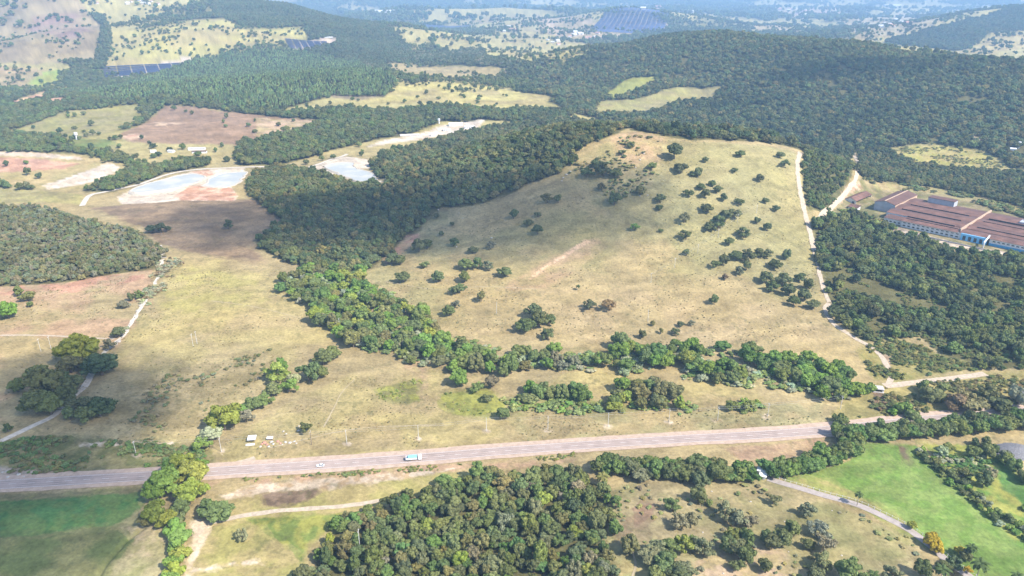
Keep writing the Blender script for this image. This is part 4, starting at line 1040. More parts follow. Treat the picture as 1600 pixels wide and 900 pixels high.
RIPARIAN = [
    ([(445,440),(430,455),(445,462),(470,462),(478,478),(500,490),(515,510),(540,530),(560,548),(600,545),(640,575),(660,540),(700,530),(690,515),(660,490),(620,470),(575,440),(560,424),(520,424),(480,415)], 7.4, [T_BRIGHT, T_MID, T_MID, T_LIME, T_OLIVE, T_PALE, T_H], 'in the wide creek belt between the pastures'),
    ([(530,532),(560,548),(600,552),(640,578),(670,578),(690,560),(660,540),(600,530)], 7.0, [T_GREY, T_MID, T_OLIVE, T_DARK, T_PALE], 'at the lower fringe of the creek belt'),
    ([(664,560),(668,545),(690,535),(720,536),(770,552),(820,560),(826,585),(800,590),(740,582),(700,580)], 7.4, [T_BRIGHT, T_BRIGHT, T_MID, T_OLIVE, T_H], 'in the lush creek belt below the hill'),
    ([(800,560),(826,552),(870,552),(900,560),(950,560),(955,572),(900,578),(850,580),(815,580)], 6.6, [T_MID, T_PALE, T_GREY, T_BRIGHT], 'in the thin middle stretch of the creek belt'),
    ([(950,570),(960,552),(990,545),(1020,548),(1060,552),(1075,540),(1100,552),(1150,570),(1160,595),(1120,605),(1090,598),(1060,580),(1010,580),(970,588)], 7.4, [T_BRIGHT, T_MID, T_H, T_LIME, T_PALE], 'in the creek belt right of centre'),
    ([(1115,545),(1150,545),(1180,555),(1230,565),(1290,575),(1340,585),(1345,610),(1320,628),(1280,628),(1230,605),(1190,580),(1140,565)], 7.4, [T_BRIGHT, T_BRIGHT, T_H, T_MID], 'in the thick green end of the creek belt'),
    ([(790,622),(820,610),(900,612),(925,618),(925,630),(870,632),(820,634)], 6.6, [T_MID, T_BRIGHT, T_H], 'in the lower tree row of the field'),
    ([(935,610),(960,600),(1060,620),(1100,620),(1100,634),(1040,642),(970,646),(940,632)], 7.2, [T_MID, T_LIME, T_OLIVE, T_BRIGHT, T_OLIVE], 'in the lower grove near the road poles'),
    ([(1108,642),(1120,632),(1190,634),(1200,642),(1150,648)], 6.0, [T_MID, T_GREY, T_H], 'in the short row beside the road poles'),
]
print('trees: belts')
n_belt = 0
for i, (px_, spc, tints, place) in enumerate(RIPARIAN):
    poly = W(*px_)
    spc = spc * 1.30
    X, Y = scatter(poly, spc, 500 + i)
    for x, y in zip(X, Y):
        t = tints[int(fbm(np.array([x]), np.array([y]), 9, 77 + i, 2)[0] * 2.2 * len(tints) + random.random() * 2) % len(tints)]
        key = 'shrub' if t in (T_PALE,) else ('open' if t == T_GREY else random.choice(['round', 'round', 'broad']))
        wd = spc * random.uniform(1.0, 1.5) * (.6 if key == 'shrub' else 1)
        plant('creek_tree', x, y, key, wd, jit(t), f"{TN[t]} tree {place}, {part_of(x, y, poly)}", 'creek tree', 'trees ' + place)
        n_belt += 1
for (px_, py_, w_, t_) in [(718,602,38,T_BRIGHT)]:
    area_trees('creek_tree', 'tree', 'standing forward of the lush creek belt', None, [(px_, py_, w_, t_)])
area_trees('field_shrub', 'shrub', 'at the green wet patch', 'shrubs at the wet patch', [(785,655,26,T_MID),(760,628,20,T_OLIVE),(745,612,22,T_MID),(770,605,26,T_BROWN)])
print('belt trees', n_belt)

# foreground wood: the nearest trees one by one
poly = FPOLY['foreground']; POLY_W = poly[poly[:, 1] > 255]
X, Y = scatter(poly, 6.2, 901)
order = np.argsort(np.hypot(X, Y))
PXY = to_px(np.stack([X, Y, hm(X, Y)], 1))
vis = (PXY[:, 1] < 925)
cand = [i for i in order if vis[i]][:300]
FT = [T_MID, T_OLIVE, T_DARK, T_MID, T_GREY, T_OLIVE, T_H, T_MID, T_DARK, T_MID, T_DARK, T_OLIVE, T_MID, T_H, T_LIME, T_MID, T_DARK]
for i in cand:
    x, y = X[i], Y[i]
    t = random.choice(FT)
    if random.random() < .006: t = T_RUST
    key = random.choice(['round', 'round', 'open', 'broad']) if t != T_GREY else random.choice(['open', 'round'])
    plant('forest_tree', x, y, key, 6.6 * random.uniform(.85, 1.45), jit(t, .2), f"{TN[t]} tree in the dense wood below the road, {part_of(x, y, POLY_W)}", 'forest tree', 'trees of the wood below the road', tall=random.uniform(.9, 1.35))
print('wood trees', len(cand), 'of', len(X))

# ------------------------------------------------------------------ woods too wide to count: one mass each
def mass(name, label, X, Y, S, TINT, keys, squash=1.0):
    """a wood of copies of the trees above, standing on the ground"""
    n = len(X)
    Z = hm(X, Y)
    me = bpy.data.meshes.new(name)
    me.vertices.add(n); me.vertices.foreach_set('co', np.stack([X, Y, Z], 1).astype(np.float32).ravel())
    g = np.random.default_rng(n)
    a = me.attributes.new('tscale', 'FLOAT_VECTOR', 'POINT')
    q = g.uniform(.82, 1.2, n)
    sc = np.stack([S * q, S / q, S * squash * g.uniform(.75, 1.35, n)], 1).astype(np.float32); a.data.foreach_set('vector', sc.ravel())
    a = me.attributes.new('turn', 'FLOAT', 'POINT'); a.data.foreach_set('value', g.uniform(0, 6.28, n).astype(np.float32))
    src = [SEEN_CROWN[(k, i)] for k in keys for i in range(len(SPEC[k])) if (k, i) in SEEN_CROWN]
    a = me.attributes.new('sort', 'INT', 'POINT'); a.data.foreach_set('value', g.integers(0, len(src), n).astype(np.int32))
    a = me.attributes.new('tint', 'FLOAT_COLOR', 'POINT')
    tc = np.ones((n, 4), np.float32); tc[:, :3] = TINT; a.data.foreach_set('color', tc.ravel())
    me.materials.append(LEAF_MASS); me.materials.append(BARK)
    o = link(name, me)
    ng = bpy.data.node_groups.new(name, 'GeometryNodeTree')
    ng.interface.new_socket('Geometry', in_out='INPUT', socket_type='NodeSocketGeometry')
    ng.interface.new_socket('Geometry', in_out='OUTPUT', socket_type='NodeSocketGeometry')
    N = ng.nodes; Lk = ng.links
    gi = N.new('NodeGroupInput'); go = N.new('NodeGroupOutput')
    ip = N.new('GeometryNodeInstanceOnPoints'); ip.inputs['Pick Instance'].default_value = True
    jn = N.new('GeometryNodeJoinGeometry')
    for c, t in src:
        parts = N.new('GeometryNodeJoinGeometry')
        for ob, mt in ((c, LEAF_MASS), (t, None)):
            oi = N.new('GeometryNodeObjectInfo'); oi.inputs['Object'].default_value = ob; oi.transform_space = 'ORIGINAL'
            if mt:
                smn = N.new('GeometryNodeSetMaterial'); smn.inputs['Material'].default_value = mt
                Lk.new(oi.outputs['Geometry'], smn.inputs['Geometry']); Lk.new(smn.outputs[0], parts.inputs[0])
            else:
                Lk.new(oi.outputs['Geometry'], parts.inputs[0])
        g2 = N.new('GeometryNodeGeometryToInstance')
        Lk.new(parts.outputs[0], g2.inputs[0]); Lk.new(g2.outputs[0], jn.inputs[0])
    def attr(nm, ty):
        q = N.new('GeometryNodeInputNamedAttribute'); q.data_type = ty; q.inputs['Name'].default_value = nm; return q.outputs['Attribute']
    cx = N.new('ShaderNodeCombineXYZ'); Lk.new(attr('turn', 'FLOAT'), cx.inputs[2])
    Lk.new(gi.outputs[0], ip.inputs['Points']); Lk.new(jn.outputs[0], ip.inputs['Instance'])
    Lk.new(attr('sort', 'INT'), ip.inputs['Instance Index']); Lk.new(cx.outputs[0], ip.inputs['Rotation']); Lk.new(attr('tscale', 'FLOAT_VECTOR'), ip.inputs['Scale'])
    Lk.new(ip.outputs[0], go.inputs[0])
    md = o.modifiers.new('wood', 'NODES'); md.node_group = ng
    tag(o, label, 'wood' if label else None, None, 'stuff')
    return o

def tints(X, Y, base, var, scale, seed, alt=None, altshare=.3):
    n = fbm(X, Y, scale, seed, 3); r = np.random.default_rng(seed).uniform(-1, 1, (len(X), 3))
    c = np.array(base)[None, :] * (1 + var * 2 * (n - .5))[:, None] * (1 + r[:, :1] * var * .9)
    if alt is not None:
        k = np.random.default_rng(seed + 1).uniform(0, 1, len(X)) < altshare * 2 * n
        c[k] = np.array(alt)[None, :] * (1 + r[k, :1] * var)
    c[:, 0] *= 1 + r[:, 1] * .18; c[:, 2] *= 1 + r[:, 2] * .15
    return np.clip(c, .01, .6)

OPEN_POLYS = [p for z, p in ZPOLY if z[6]]
def not_open(X, Y, grow=0):
    k = np.ones(len(X), bool)
    for p in OPEN_POLYS:
        b = (X > p[:, 0].min()) & (X < p[:, 0].max()) & (Y > p[:, 1].min()) & (Y < p[:, 1].max()) & k
        if b.any():
            i = np.where(b)[0]; wx, wy = warp(X[i], Y[i], 8, 4); k[i[inpoly(wx, wy, p)]] = False
    return k

print('trees: woods')
area_trees('plantation_tree', 'tree', 'at the front edge of the plantation', 'trees at the front edge of the plantation', [(300,163,7,T_MID,'tall'),(360,172,7,T_MID,'tall'),(420,176,7,T_MID,'tall'),(330,168,7,T_MID,'tall'),(390,174,7,T_MID,'tall')])

rest = [i for i in range(len(X)) if i not in set(cand)]
if rest:
    Xr, Yr = X[rest], Y[rest]
    mass('forest_floor_trees', 'rest of the dense wood below the road', Xr, Yr, np.random.default_rng(1).uniform(.9, 1.3, len(Xr)), tints(Xr, Yr, T_MID, .25, 20, 3, T_OLIVE), ['round', 'broad'])

def wood(key, name, label, spacing, size, base, var, scale, seed, alt=None, share=.3, keys=('round',), keep=None, squash=1.0, thin=0.0):
    Xw, Yw = scatter(FPOLY[key], spacing, seed)
    k = not_open(Xw, Yw)
    if keep is not None: k &= keep(Xw, Yw)
    if thin: k &= fbm(Xw, Yw, 30, seed, 3) > thin
    Xw, Yw = Xw[k], Yw[k]
    S = np.random.default_rng(seed).uniform(size[0], size[1], len(Xw))
    mass(name, label, Xw, Yw, S, tints(Xw, Yw, base, var, scale, seed, alt, share), list(keys), squash)
    print('  ', name, key, len(Xw))
def clear_works(x, y):
    u = (x - WK0[0]) * WKU[0] + (y - WK0[1]) * WKU[1]; v = (x - WK0[0]) * WKV[0] + (y - WK0[1]) * WKV[1]
    a = (u > -26) & (u < 150) & (v > -22) & (v < 108)
    b = (u > -94) & (u <= -20) & (v > 20) & (v < 114)
    return ~(a | b)
WK0 = np.array([428.0, 769.5]); WKU = np.array([math.cos(R(-47)), math.sin(R(-47))]); WKV = np.array([-WKU[1], WKU[0]])
offtrack = lambda x, y: dist_line(x, y, HILLTRACK.tolist()) > 5
wood('centre', 'forest', 'dark dense forest on the left flank of the bald hill', 6.2, (.6, 1.3), T_DARK, .28, 40, 21, T_OLIVE, .25, ('round', 'broad'))
wood('leftscrub', 'forest', 'low olive woodland left of the dry pasture', 5.2, (.55, .85), (.205, .212, .098), .28, 30, 22, T_GREY, .35, ('round', 'open'))
wood('rightlow', 'forest', 'mixed forest in front of the factory', 6.2, (.5, 1.3), T_DARK, .32, 35, 23, T_MID, .5, ('round', 'broad', 'open'), lambda x, y: clear_works(x, y) & offtrack(x, y), 1.0, .40)
wood('between', 'forest', 'woodland between the two dirt tracks', 6.2, (.7, 1.1), T_DARK, .25, 30, 24, T_MID, .4, ('round', 'open'), lambda x, y: clear_works(x, y) & offtrack(x, y))
wood('behindworks', 'forest', 'belt of forest behind the factory', 6.4, (.75, 1.15), T_DARK, .25, 30, 25, T_OLIVE, .3, ('round', 'broad'), clear_works)
wood('leftbelt', 'forest', 'tree belt curving round the earthworks', 7, (.8, 1.2), T_MID, .22, 40, 26, T_DARK, .4, ('round', 'broad'))
wood('creekleft', 'forest', 'tree belt along the basins', 7, (.8, 1.2), T_DARK, .22, 40, 27, T_MID, .3, ('round', 'broad'))
wood('midbelt', 'forest', 'long dark tree belt across the valley', 7.6, (.9, 1.5), T_DARK, .22, 60, 28, T_MID, .3, ('round', 'broad', 'open'))
wood('plantation', 'plantation', 'green planted wood on the low hill', 5.6, (.75, .95), (.205, .27, .105), .34, 60, 29, (.09, .10, .06), .2, ('tall',))
wood('leftvalley', 'forest', 'woods of the left valley', 8.4, (.9, 1.4), T_DARK, .22, 60, 30, T_MID, .3, ('round',))
wood('ridge', 'forest', 'forest covering the long ridge', 7.6, (.6, 1.5), (.150, .182, .080), .36, 230, 31, T_OLIVE, .35, ('round', 'broad', 'open'), clear_works, 1.0, .32)
wood('ridgefar', 'forest', 'forest on the far hill at the right', 13, (1.2, 2.2), T_DARK, .2, 120, 32, None, 0, ('round',))
wood('leftridge', 'forest', 'forest on the far hill at the left', 11, (1.1, 1.8), T_DARK, .2, 120, 33, None, 0, ('round',))
wood('valleyleft', 'forest', 'wooded gully between the far grassy hills', 11, (1.1, 1.8), T_DARK, .2, 120, 34, None, 0, ('round',))
wood('midfar', 'forest', 'woods in the far middle valley', 10, (1, 1.7), T_DARK, .2, 100, 35, T_GREY, .2, ('round',))

# loose woodland of the far country and single trees dotted over its open fields
def far_country(d0, d1, spacing, size, seed, keys, p_open, name, label):
    g = np.random.default_rng(seed)
    half = d1 * .80
    poly = np.array([(-d0 * .80 - 60, d0), (d0 * .80 + 60, d0), (half, d1), (-half, d1)])
    Xw, Yw = scatter(poly, spacing, seed)
    n = fbm(Xw, Yw * .8, 520, 31, 4); n2 = fbm(Xw, Yw, 170, 61, 3)
    dens = sm(.545, .40, n * .62 + n2 * .38)
    k = not_open(Xw, Yw)
    p = np.where(k, .035 + .9 * dens, p_open * 2.6 * sm(.40, .62, fbm(Xw, Yw, 90, seed + 5, 3)))
    for f in FPOLY.values():
        b = (Xw > f[:, 0].min()) & (Xw < f[:, 0].max()) & (Yw > f[:, 1].min()) & (Yw < f[:, 1].max())
        i = np.where(b)[0]
        if len(i): p[i[inpoly(Xw[i], Yw[i], f)]] = 0
    kk = (g.uniform(0, 1, len(Xw)) < p) & clear_works(Xw, Yw)
    for fx, fy, fr in FAR_CLEAR: kk &= np.hypot(Xw - fx, Yw - fy) > fr
    Xw, Yw = Xw[kk], Yw[kk]
    mass(name, label, Xw, Yw, g.uniform(*size, len(Xw)), tints(Xw, Yw, T_DARK, .28, 160, seed, T_MID, .4), list(keys))
    print('  far', d0, d1, len(Xw))
FAR_CLEAR = []
def clear_px(px, py, r):
    q = W((px, py))[0]; FAR_CLEAR.append((q[0], q[1], r))
clear_px(980, 37, 260); clear_px(240, 103, 120); clear_px(490, 68, 110); clear_px(690, 43, 160); clear_px(720, 192, 60); clear_px(640, 215, 50); clear_px(560, 268, 70); clear_px(300, 285, 110); clear_px(1012, 178, 50)
far_country(960, 1700, 8.5, (.8, 1.3), 71, ('round', 'broad'), .012, 'woodland', 'loose woodland of the middle distance')
far_country(1700, 3000, 12, (.8, 1.8), 72, ('round', 'open'), .07, 'woodland', 'loose woodland of the far valley')
far_country(3000, 5500, 18, (1.1, 2.6), 73, ('round',), .13, 'woodland', 'woods far off in the plain')
far_country(5500, 14000, 46, (3.2, 5.0), 74, ('round',), .1, 'woodland', 'faint woods towards the horizon')

# ================================================================== the factory
ROOF = mat('weathered_red_roof_sheet', (0.145, 0.075, 0.055), .85, .35, .12)
ROOF2 = mat('brown_roof_sheet', (0.115, 0.062, 0.048), .85, .2, .15)
WHITE = mat('white_plaster', (0.62, 0.62, 0.61), .8, .08, .3)
BLUE = mat('light_blue_plaster', (0.20, 0.50, 0.75), .8, .08, .3)
BLUE2 = mat('deep_blue_plaster', (0.08, 0.30, 0.52), .8, .08, .3)
CREAM = mat('cream_brick_wall', (0.42, 0.30, 0.21), .9, .15, .3)
GREYW = mat('grey_sheet_wall', (0.36, 0.37, 0.40), .7, .12, .2)
CONC = mat('concrete', (0.46, 0.43, 0.40), .9, .16, .5)
GLASS = mat('dark_window_glass', (0.03, 0.04, 0.05), .15, .1, 1.0, 0, .5)
PIPE = mat('galvanised_metal', (0.5, 0.5, 0.5), .5, .1, 1.0, .6)
FT_ = R(-47.0)
FP0 = np.array([428.0, 769.5]); FZ = 13.0
def works(name, label, cat):
    o = empty(name, (FP0[0], FP0[1], FZ), FT_); return tag(o, label, cat)
def fpx(u, v):
    c, s = math.cos(FT_), math.sin(FT_); return FP0[0] + u * c - v * s, FP0[1] + u * s + v * c

def gable_v(mb, u0, u1, v0, v1, ze, zr, over=.4, th=.25):
    """two roof slopes with the ridge along v"""
    um = (u0 + u1) / 2
    n = len(mb.V)
    for a, b in ((u0 - over, um), (u1 + over, um)):
        z0 = ze - over * (zr - ze) / (um - u0)
        mb.add([(a, v0 - over, z0), (b, v0 - over, zr), (b, v1 + over, zr), (a, v1 + over, z0),
                (a, v0 - over, z0 - th), (b, v0 - over, zr - th), (b, v1 + over, zr - th), (a, v1 + over, z0 - th)],
               [(0, 1, 2, 3), (7, 6, 5, 4), (0, 4, 5, 1), (1, 5, 6, 2), (2, 6, 7, 3), (3, 7, 4, 0)])
def gable_wall(u0, u1, v0, v1, ze, zr, zb=0.0, t=.3):
    """four walls of a gabled building, ridge along v"""
    mb = MB(); um = (u0 + u1) / 2
    for v in (v0, v1 - t):
        mb.add([(u0, v, zb), (u1, v, zb), (u1, v, ze), (um, v, zr - .3), (u0, v, ze), (u0, v + t, zb), (u1, v + t, zb), (u1, v + t, ze), (um, v + t, zr - .3), (u0, v + t, ze)],
               [(0, 1, 2, 3, 4), (9, 8, 7, 6, 5), (0, 5, 6, 1), (1, 6, 7, 2), (2, 7, 8, 3), (3, 8, 9, 4), (4, 9, 5, 0)])
    return mb

main = works('factory_hall', 'long red-roofed factory hall with skylight strips and white and blue front', 'factory')
# outer walls
MB().box(0, 60, 0, .4, 0, 7.0).build('front_wall', WHITE, main)
MB().box(60, 84, -1.2, .4, 0, 7.2).build('entrance_wall', BLUE, main)
MB().box(86, 128, 1.0, 1.4, 0, 6.8).build('front_wall', WHITE, main)
MB().box(86, 128, .7, .99, 0, 2.6).build('base_band', BLUE2, main)
MB().box(-.4, 0, .4, 19, 0, 7.0).build('side_wall', WHITE, main)
MB().box(-24.3, -23.9, 19.6, 104, 0, 7.2).build('side_wall', CREAM, main)
MB().box(-23.9, -.6, 19.6, 20.0, 0, 7.2).build('front_wall', WHITE, main)
MB().box(128.4, 128.8, 1.4, 104, 0, 7.2).build('side_wall', CREAM, main)
MB().box(-24.3, 128, 104, 104.4, 0, 7.4).build('back_wall', CREAM, main)
# roofs: bays stepping back, each with a raised skylight strip
def slope(u0, u1, va, za, vb, zb, th=.25):
    return MB().add([(u0, va, za), (u1, va, za), (u1, vb, zb), (u0, vb, zb), (u0, va, za - th), (u1, va, za - th), (u1, vb, zb - th), (u0, vb, zb - th)],
                    [(0, 1, 2, 3), (7, 6, 5, 4), (0, 4, 5, 1), (1, 5, 6, 2), (2, 6, 7, 3), (3, 7, 4, 0)])
for ua, ub in ((-.6, 56.4), (57.8, 129)):
    for va, za, vb, zb, m in ((-1.5 if ua < 0 else -.2, 7.15, 9, 8.5, ROOF), (9.05, 8.5, 19, 7.1, ROOF2), (19.6, 7.4, 30, 8.9, ROOF), (30.05, 8.9, 43, 7.5, ROOF2), (43.1, 7.6, 56, 9.0, ROOF), (56.05, 9.0, 70, 7.6, ROOF2), (70.1, 7.7, 88, 9.0, ROOF), (88.05, 9.0, 105, 7.5, ROOF2)):
        slope(-24.2 if ua < 0 and va > 15 else ua, ub, va, za, vb, zb).build('roof', m, main)
for ua, ub, v in ((-.2, 48, 16), (-16, 46, 42), (-16, 46, 68), (66, 110, 27), (64, 118, 54), (65, 120, 70), (2, 54, 7)):
    h = 8.1 if v in (16, 42, 68, 7) else 8.6
    mo = MB().add([(ua, v, h - .9), (ub, v, h - .9), (ub, v, h + .9), (ua, v, h + .9), (ua, v + 5, h - .4), (ub, v + 5, h - .4), (ub, v + 5, h + .1), (ua, v + 5, h + .1)],
                  [(3, 2, 6, 7), (0, 3, 7, 4), (1, 5, 6, 2), (4, 7, 6, 5), (0, 1, 2, 3), (0, 4, 5, 1)]).build('roof_monitor', ROOF, main)
    n = int((ub - ua) / 4)
    for k in range(n):
        a = ua + (ub - ua) * k / n
        MB().box(a + .15, a + (ub - ua) / n - .15, v - .06, v - .01, h - .75, h + .78).build('pane', GLASS, mo)
MB().box(56.5, 57.7, 4, 105, 5, 10.2).build('fire_wall', CREAM, main)
MB().box(-6, 22, 92, 104.5, 7, 14.5).build('roof_block', GREYW, main)
MB().box(-6.5, 22.5, 91.6, 105, 14.5, 14.9).build('block_roof', ROOF2, main)
# windows of the front: two rows
for k in range(12):
    u = 2.0 + k * 4.8
    MB().box(u, u + 2.6, -.06, -.01, 1.4, 2.9).build('window', GLASS, main)
    MB().box(u, u + 2.6, -.06, -.01, 4.6, 5.6).build('window', GLASS, main)
for k in range(4):
    MB().box(62 + k * 5.2, 64.8 + k * 5.2, -1.28, -1.21, .6, 5.0).build('tall_window', GLASS, main)
for k in range(9):
    MB().box(89 + k * 4.2, 91.4 + k * 4.2, .93, .98, 4.2, 5.3).build('window', GLASS, main)
# white portal fin over the entrance
MB().add([(84.1, -12, 0), (85.2, -12, 0), (85.2, -10.5, 0), (84.1, -10.5, 0), (84.1, -12, 6), (85.2, -12, 6), (85.2, -10.5, 5), (84.1, -10.5, 5)], [(3, 2, 1, 0), (4, 5, 6, 7), (0, 1, 5, 4), (1, 2, 6, 5), (2, 3, 7, 6), (3, 0, 4, 7)]).build('portal_leg', WHITE, main)
MB().add([(84.1, -12, 6), (85.2, -12, 6), (85.2, 3, 10.2), (84.1, 3, 10.2), (84.1, -10.5, 5), (85.2, -10.5, 5), (85.2, 3, 8.8), (84.1, 3, 8.8)], [(0, 1, 2, 3), (7, 6, 5, 4), (0, 4, 5, 1), (1, 5, 6, 2), (2, 6, 7, 3), (3, 7, 4, 0)]).build('portal_beam', WHITE, main)
for k, (u, v) in enumerate(((98, 82), (103, 80), (108, 83), (112, 81), (94, 84))):
    MB().tube((u, v, 8), (u, v, 11.5), .5, .4, 8).build('vent_pipe', PIPE, main)
MB().box(92, 112, 76, 88, 8.6, 10.4).build('roof_housing', GREYW, main)

lo = works('workshop', 'low white workshop block at the near corner of the factory', 'workshop')
MB().box(-20, -.6, 4, 16, 0, 5.4).build('wall', WHITE, lo)
slope(-20.5, -.5, 3.4, 5.5, 17, 6.6).build('roof', ROOF2, lo)
for k in range(4): MB().box(-18 + k * 4.4, -15.6 + k * 4.4, 3.93, 3.98, 1.6, 3.0).build('window', GLASS, lo)
ts = works('tall_shed', 'tall grey-fronted shed with a brown gabled roof beside the factory', 'shed')
gable_wall(-48, -25, 45, 112, 10, 13).build('wall', GREYW, ts)
mb = MB(); gable_v(mb, -48, -25, 45, 112, 10.1, 13.2); mb.build('roof', ROOF2, ts)
MB().box(-24.95, -24.6, 45.2, 111.8, 0, 9.6).build('brick_side', CREAM, ts)
MB().box(-37.5, -36, 44, 112.5, 13.15, 13.45).build('ridge_cap', CREAM, ts)
MB().box(-30, -28.5, 44.7, 44.95, 0, 2.4).build('door', WHITE, ts)
wh = works('white_house', 'white gabled house with a red roof left of the tall shed', 'house')
gable_wall(-86, -72, 52, 96, 4.2, 7.0).build('wall', WHITE, wh)
mb = MB(); gable_v(mb, -86, -72, 52, 96, 4.3, 7.2, .6); mb.build('roof', ROOF, wh)
MB().box(-77, -74, 51.9, 51.98, 0, 3).build('door', GLASS, wh)
MB().box(-84, -82, 51.9, 51.98, 1.2, 2.4).build('window', GLASS, wh)
an = works('gate_lodge', 'small white lodge with a red roof below the white house', 'lodge')
MB().box(-70, -59, 26, 34, 0, 3.2).build('wall', WHITE, an)
slope(-70.6, -58.4, 25.3, 3.3, 35, 4.8).build('roof', ROOF, an)
MB().box(-66, -64.5, 25.93, 25.98, 0, 2.2).build('door', GLASS, an)
bw = works('boundary_wall', 'pale low wall along the front of the factory', 'wall')
for k in range(20): MB().box(18 + k * 4.0, 21.9 + k * 4.0, -19, -18.7, 0, 1.5).build('panel', CONC, bw)

# ================================================================== small buildings
def on_ground(px, py, rz, name):
    g = ground_at([(px, py)])[0]; return empty(name, (g[0], g[1], float(hm(g[0], g[1]))), rz)
gh = on_ground(1190, 744, R(-24), 'gatehouse')
tag(gh, 'small white gatehouse at the end of the lane between the hedges', 'gatehouse')
MB().box(-2.2, 2.2, .8, 3.2, 0, 2.7).build('wall', WHITE, gh)
MB().box(-1.0, 2.2, -2.8, -.6, 0, 2.2).build('annex_wall', WHITE, gh)
slope(-3, 3, .2, 2.75, 3.8, 3.2, .18).build('roof', WHITE, gh)
slope(-1.4, 2.8, -3.4, 2.25, -.1, 2.6, .18).build('annex_roof', WHITE, gh)
MB().tube((-2.8, -2.6, 0), (-2.8, -2.6, 2.3), .14).build('post', WHITE, gh)
MB().box(-.4, .5, .72, .78, 0, 2.0).build('door', GLASS, gh)
cu = on_ground(1371, 610, R(-12), 'culvert')
tag(cu, 'concrete box culvert with a dark opening beside the dirt track', 'culvert')
MB().box(-3.4, -2.5, -2.4, 2.4, -1, 2.0).build('side_wall', CONC, cu); MB().box(2.5, 3.4, -2.4, 2.4, -1, 2.0).build('side_wall', CONC, cu)
MB().box(-3.6, 3.6, -2.6, 2.6, 2.0, 2.5).build('top_slab', CONC, cu)
MB().box(-2.5, 2.5, 1.6, 2.2, -1, 2.0).build('back_wall', GLASS, cu)  # near-black sheet at the back: the opening's inner shade put into colour
MB().box(-3.6, 3.6, -3.4, -2.65, -1, .5).build('sill', CONC, cu)
sh = on_ground(394, 689, R(8), 'roadside_shack')
tag(sh, 'small shack with a white roof on the grass above the road', 'shack')
WOOD = mat('grey_boards', (.22, .18, .15), .9, .2, 2)
MB().box(-2, 2, .6, 2.2, 0, 2.0).build('wall', WOOD, sh)
for x in (-2, 1.85): MB().box(x, x + .15, -1.6, -1.45, 0, 2.0).build('post', WOOD, sh)
slope(-2.5, 2.5, -2.0, 2.05, 2.6, 2.5, .12).build('roof', WHITE, sh)
tb = on_ground(391, 695, R(10), 'white_slab'); tag(tb, 'long white slab lying in front of the shack', 'slab')
MB().box(-2.6, 2.6, -.9, .9, -.1, .35).build('top', WHITE, tb)
MB().box(-2.0, -1.4, -.7, .7, -.2, -.1).build('support', CONC, tb)
sl = on_ground(422, 687, R(6), 'covered_stall'); tag(sl, 'low stall under a pale awning right of the shack', 'stall')
for x in (-1.6, 1.5):
    for y in (-.7, .6): MB().box(x, x + .1, y, y + .1, 0, 1.4).build('post', WOOD, sl)
slope(-1.9, 1.9, -1.0, 1.4, 1.0, 1.7, .1).build('awning', WHITE, sl)
MB().box(-1.5, 1.5, -.5, .6, .05, .8).build('counter', WOOD, sl)
BRICK = mat('brick_rubble', (.42, .22, .16), .95, .3, 2.0)
PALE = mat('pale_stone', (.42, .38, .33), .95, .2, 1.5)
def rock_mesh(seed, m, flat=.42):
    g = np.random.default_rng(seed); v, f = ICO1
    v = v * (1 + g.uniform(-.28, .28, len(v)))[:, None]; v = v * (1, g.uniform(.7, 1), flat)
    return mesh_np('boulder', v, F3=f, mats=[m])
ROCKS = [rock_mesh(k, PALE) for k in range(4)]; BRK = [rock_mesh(20 + k, BRICK, .5) for k in range(2)]
GREYST = mat('dark_gravel', (.16, .155, .16), 1, .25, 1.2)
def boulders(rows, place, group, meshes=ROCKS, kind='boulder', word='pale'):
    G = ground_at([(r[0], r[1]) for r in rows])
    for n, (r, q) in enumerate(sorted(zip(rows, G), key=lambda a: a[0][0])):
        s = r[2] / 2.6 / px_per_m(q)
        o = link(kind, meshes[n % len(meshes)], None, (q[0], q[1], float(hm(q[0], q[1])) + s * .15))
        o.scale = (s, s, s); o.rotation_euler = (0, 0, random.uniform(0, 6))
        w = f", {ORD[n]} from the left" if len(rows) > 1 else ''
        tag(o, f"{word} {kind.replace('_', ' ')} {place}{w}", kind.replace('_', ' '), group)
boulders([(413,692,9),(417,695,7),(409,694,6),(434,690,7),(438,693,6)], 'in the heap of rubble above the road', 'brick rubble above the road', BRK, 'brick_rubble', 'red')
boulders([(424,691,8),(427,694,6),(446,691,7),(453,692,8),(460,690,6),(463,693,5),(441,695,4),(407,698,6),(420,698,6)], 'beside the red rubble above the road', 'pale rubble above the road')
boulders([(371,660,4),(443,674,5),(447,678,4),(466,673,6),(467,666,4)], 'on the grass near the lone roadside tree', 'stones near the lone roadside tree')
boulders([(11,737,7),(29,742,9),(12,746,7),(38,745,5),(52,738,4),(58,740,4),(53,743,3),(71,739,4),(85,740,4),(4,738,6),(20,735,6)], 'dumped on the left road shoulder', 'stones dumped on the left road shoulder')
boulders([(220,478,9),(216,486,10),(228,470,6),(204,508,7),(198,517,8),(192,526,7),(186,534,9),(181,538,8),(211,493,6),(240,452,7),(236,458,6)], 'in the stony watercourse on the left', 'stones of the watercourse')
boulders([(985,297,3),(1000,306,4),(1012,305,4),(984,286,3),(993,262,4),(1000,250,5),(1006,240,5),(978,300,3)], 'on the stony summit of the bald hill', 'boulders on the summit of the bald hill')
boulders([(885,273,6),(880,278,5),(878,283,4),(891,268,5)], 'along the forest edge of the bald hill', 'boulders along the forest edge of the hill')
boulders([(685,328,4),(717,333,3),(723,341,3),(713,386,4),(768,372,5)], 'in the shaded hill pasture', 'boulders in the shaded hill pasture')
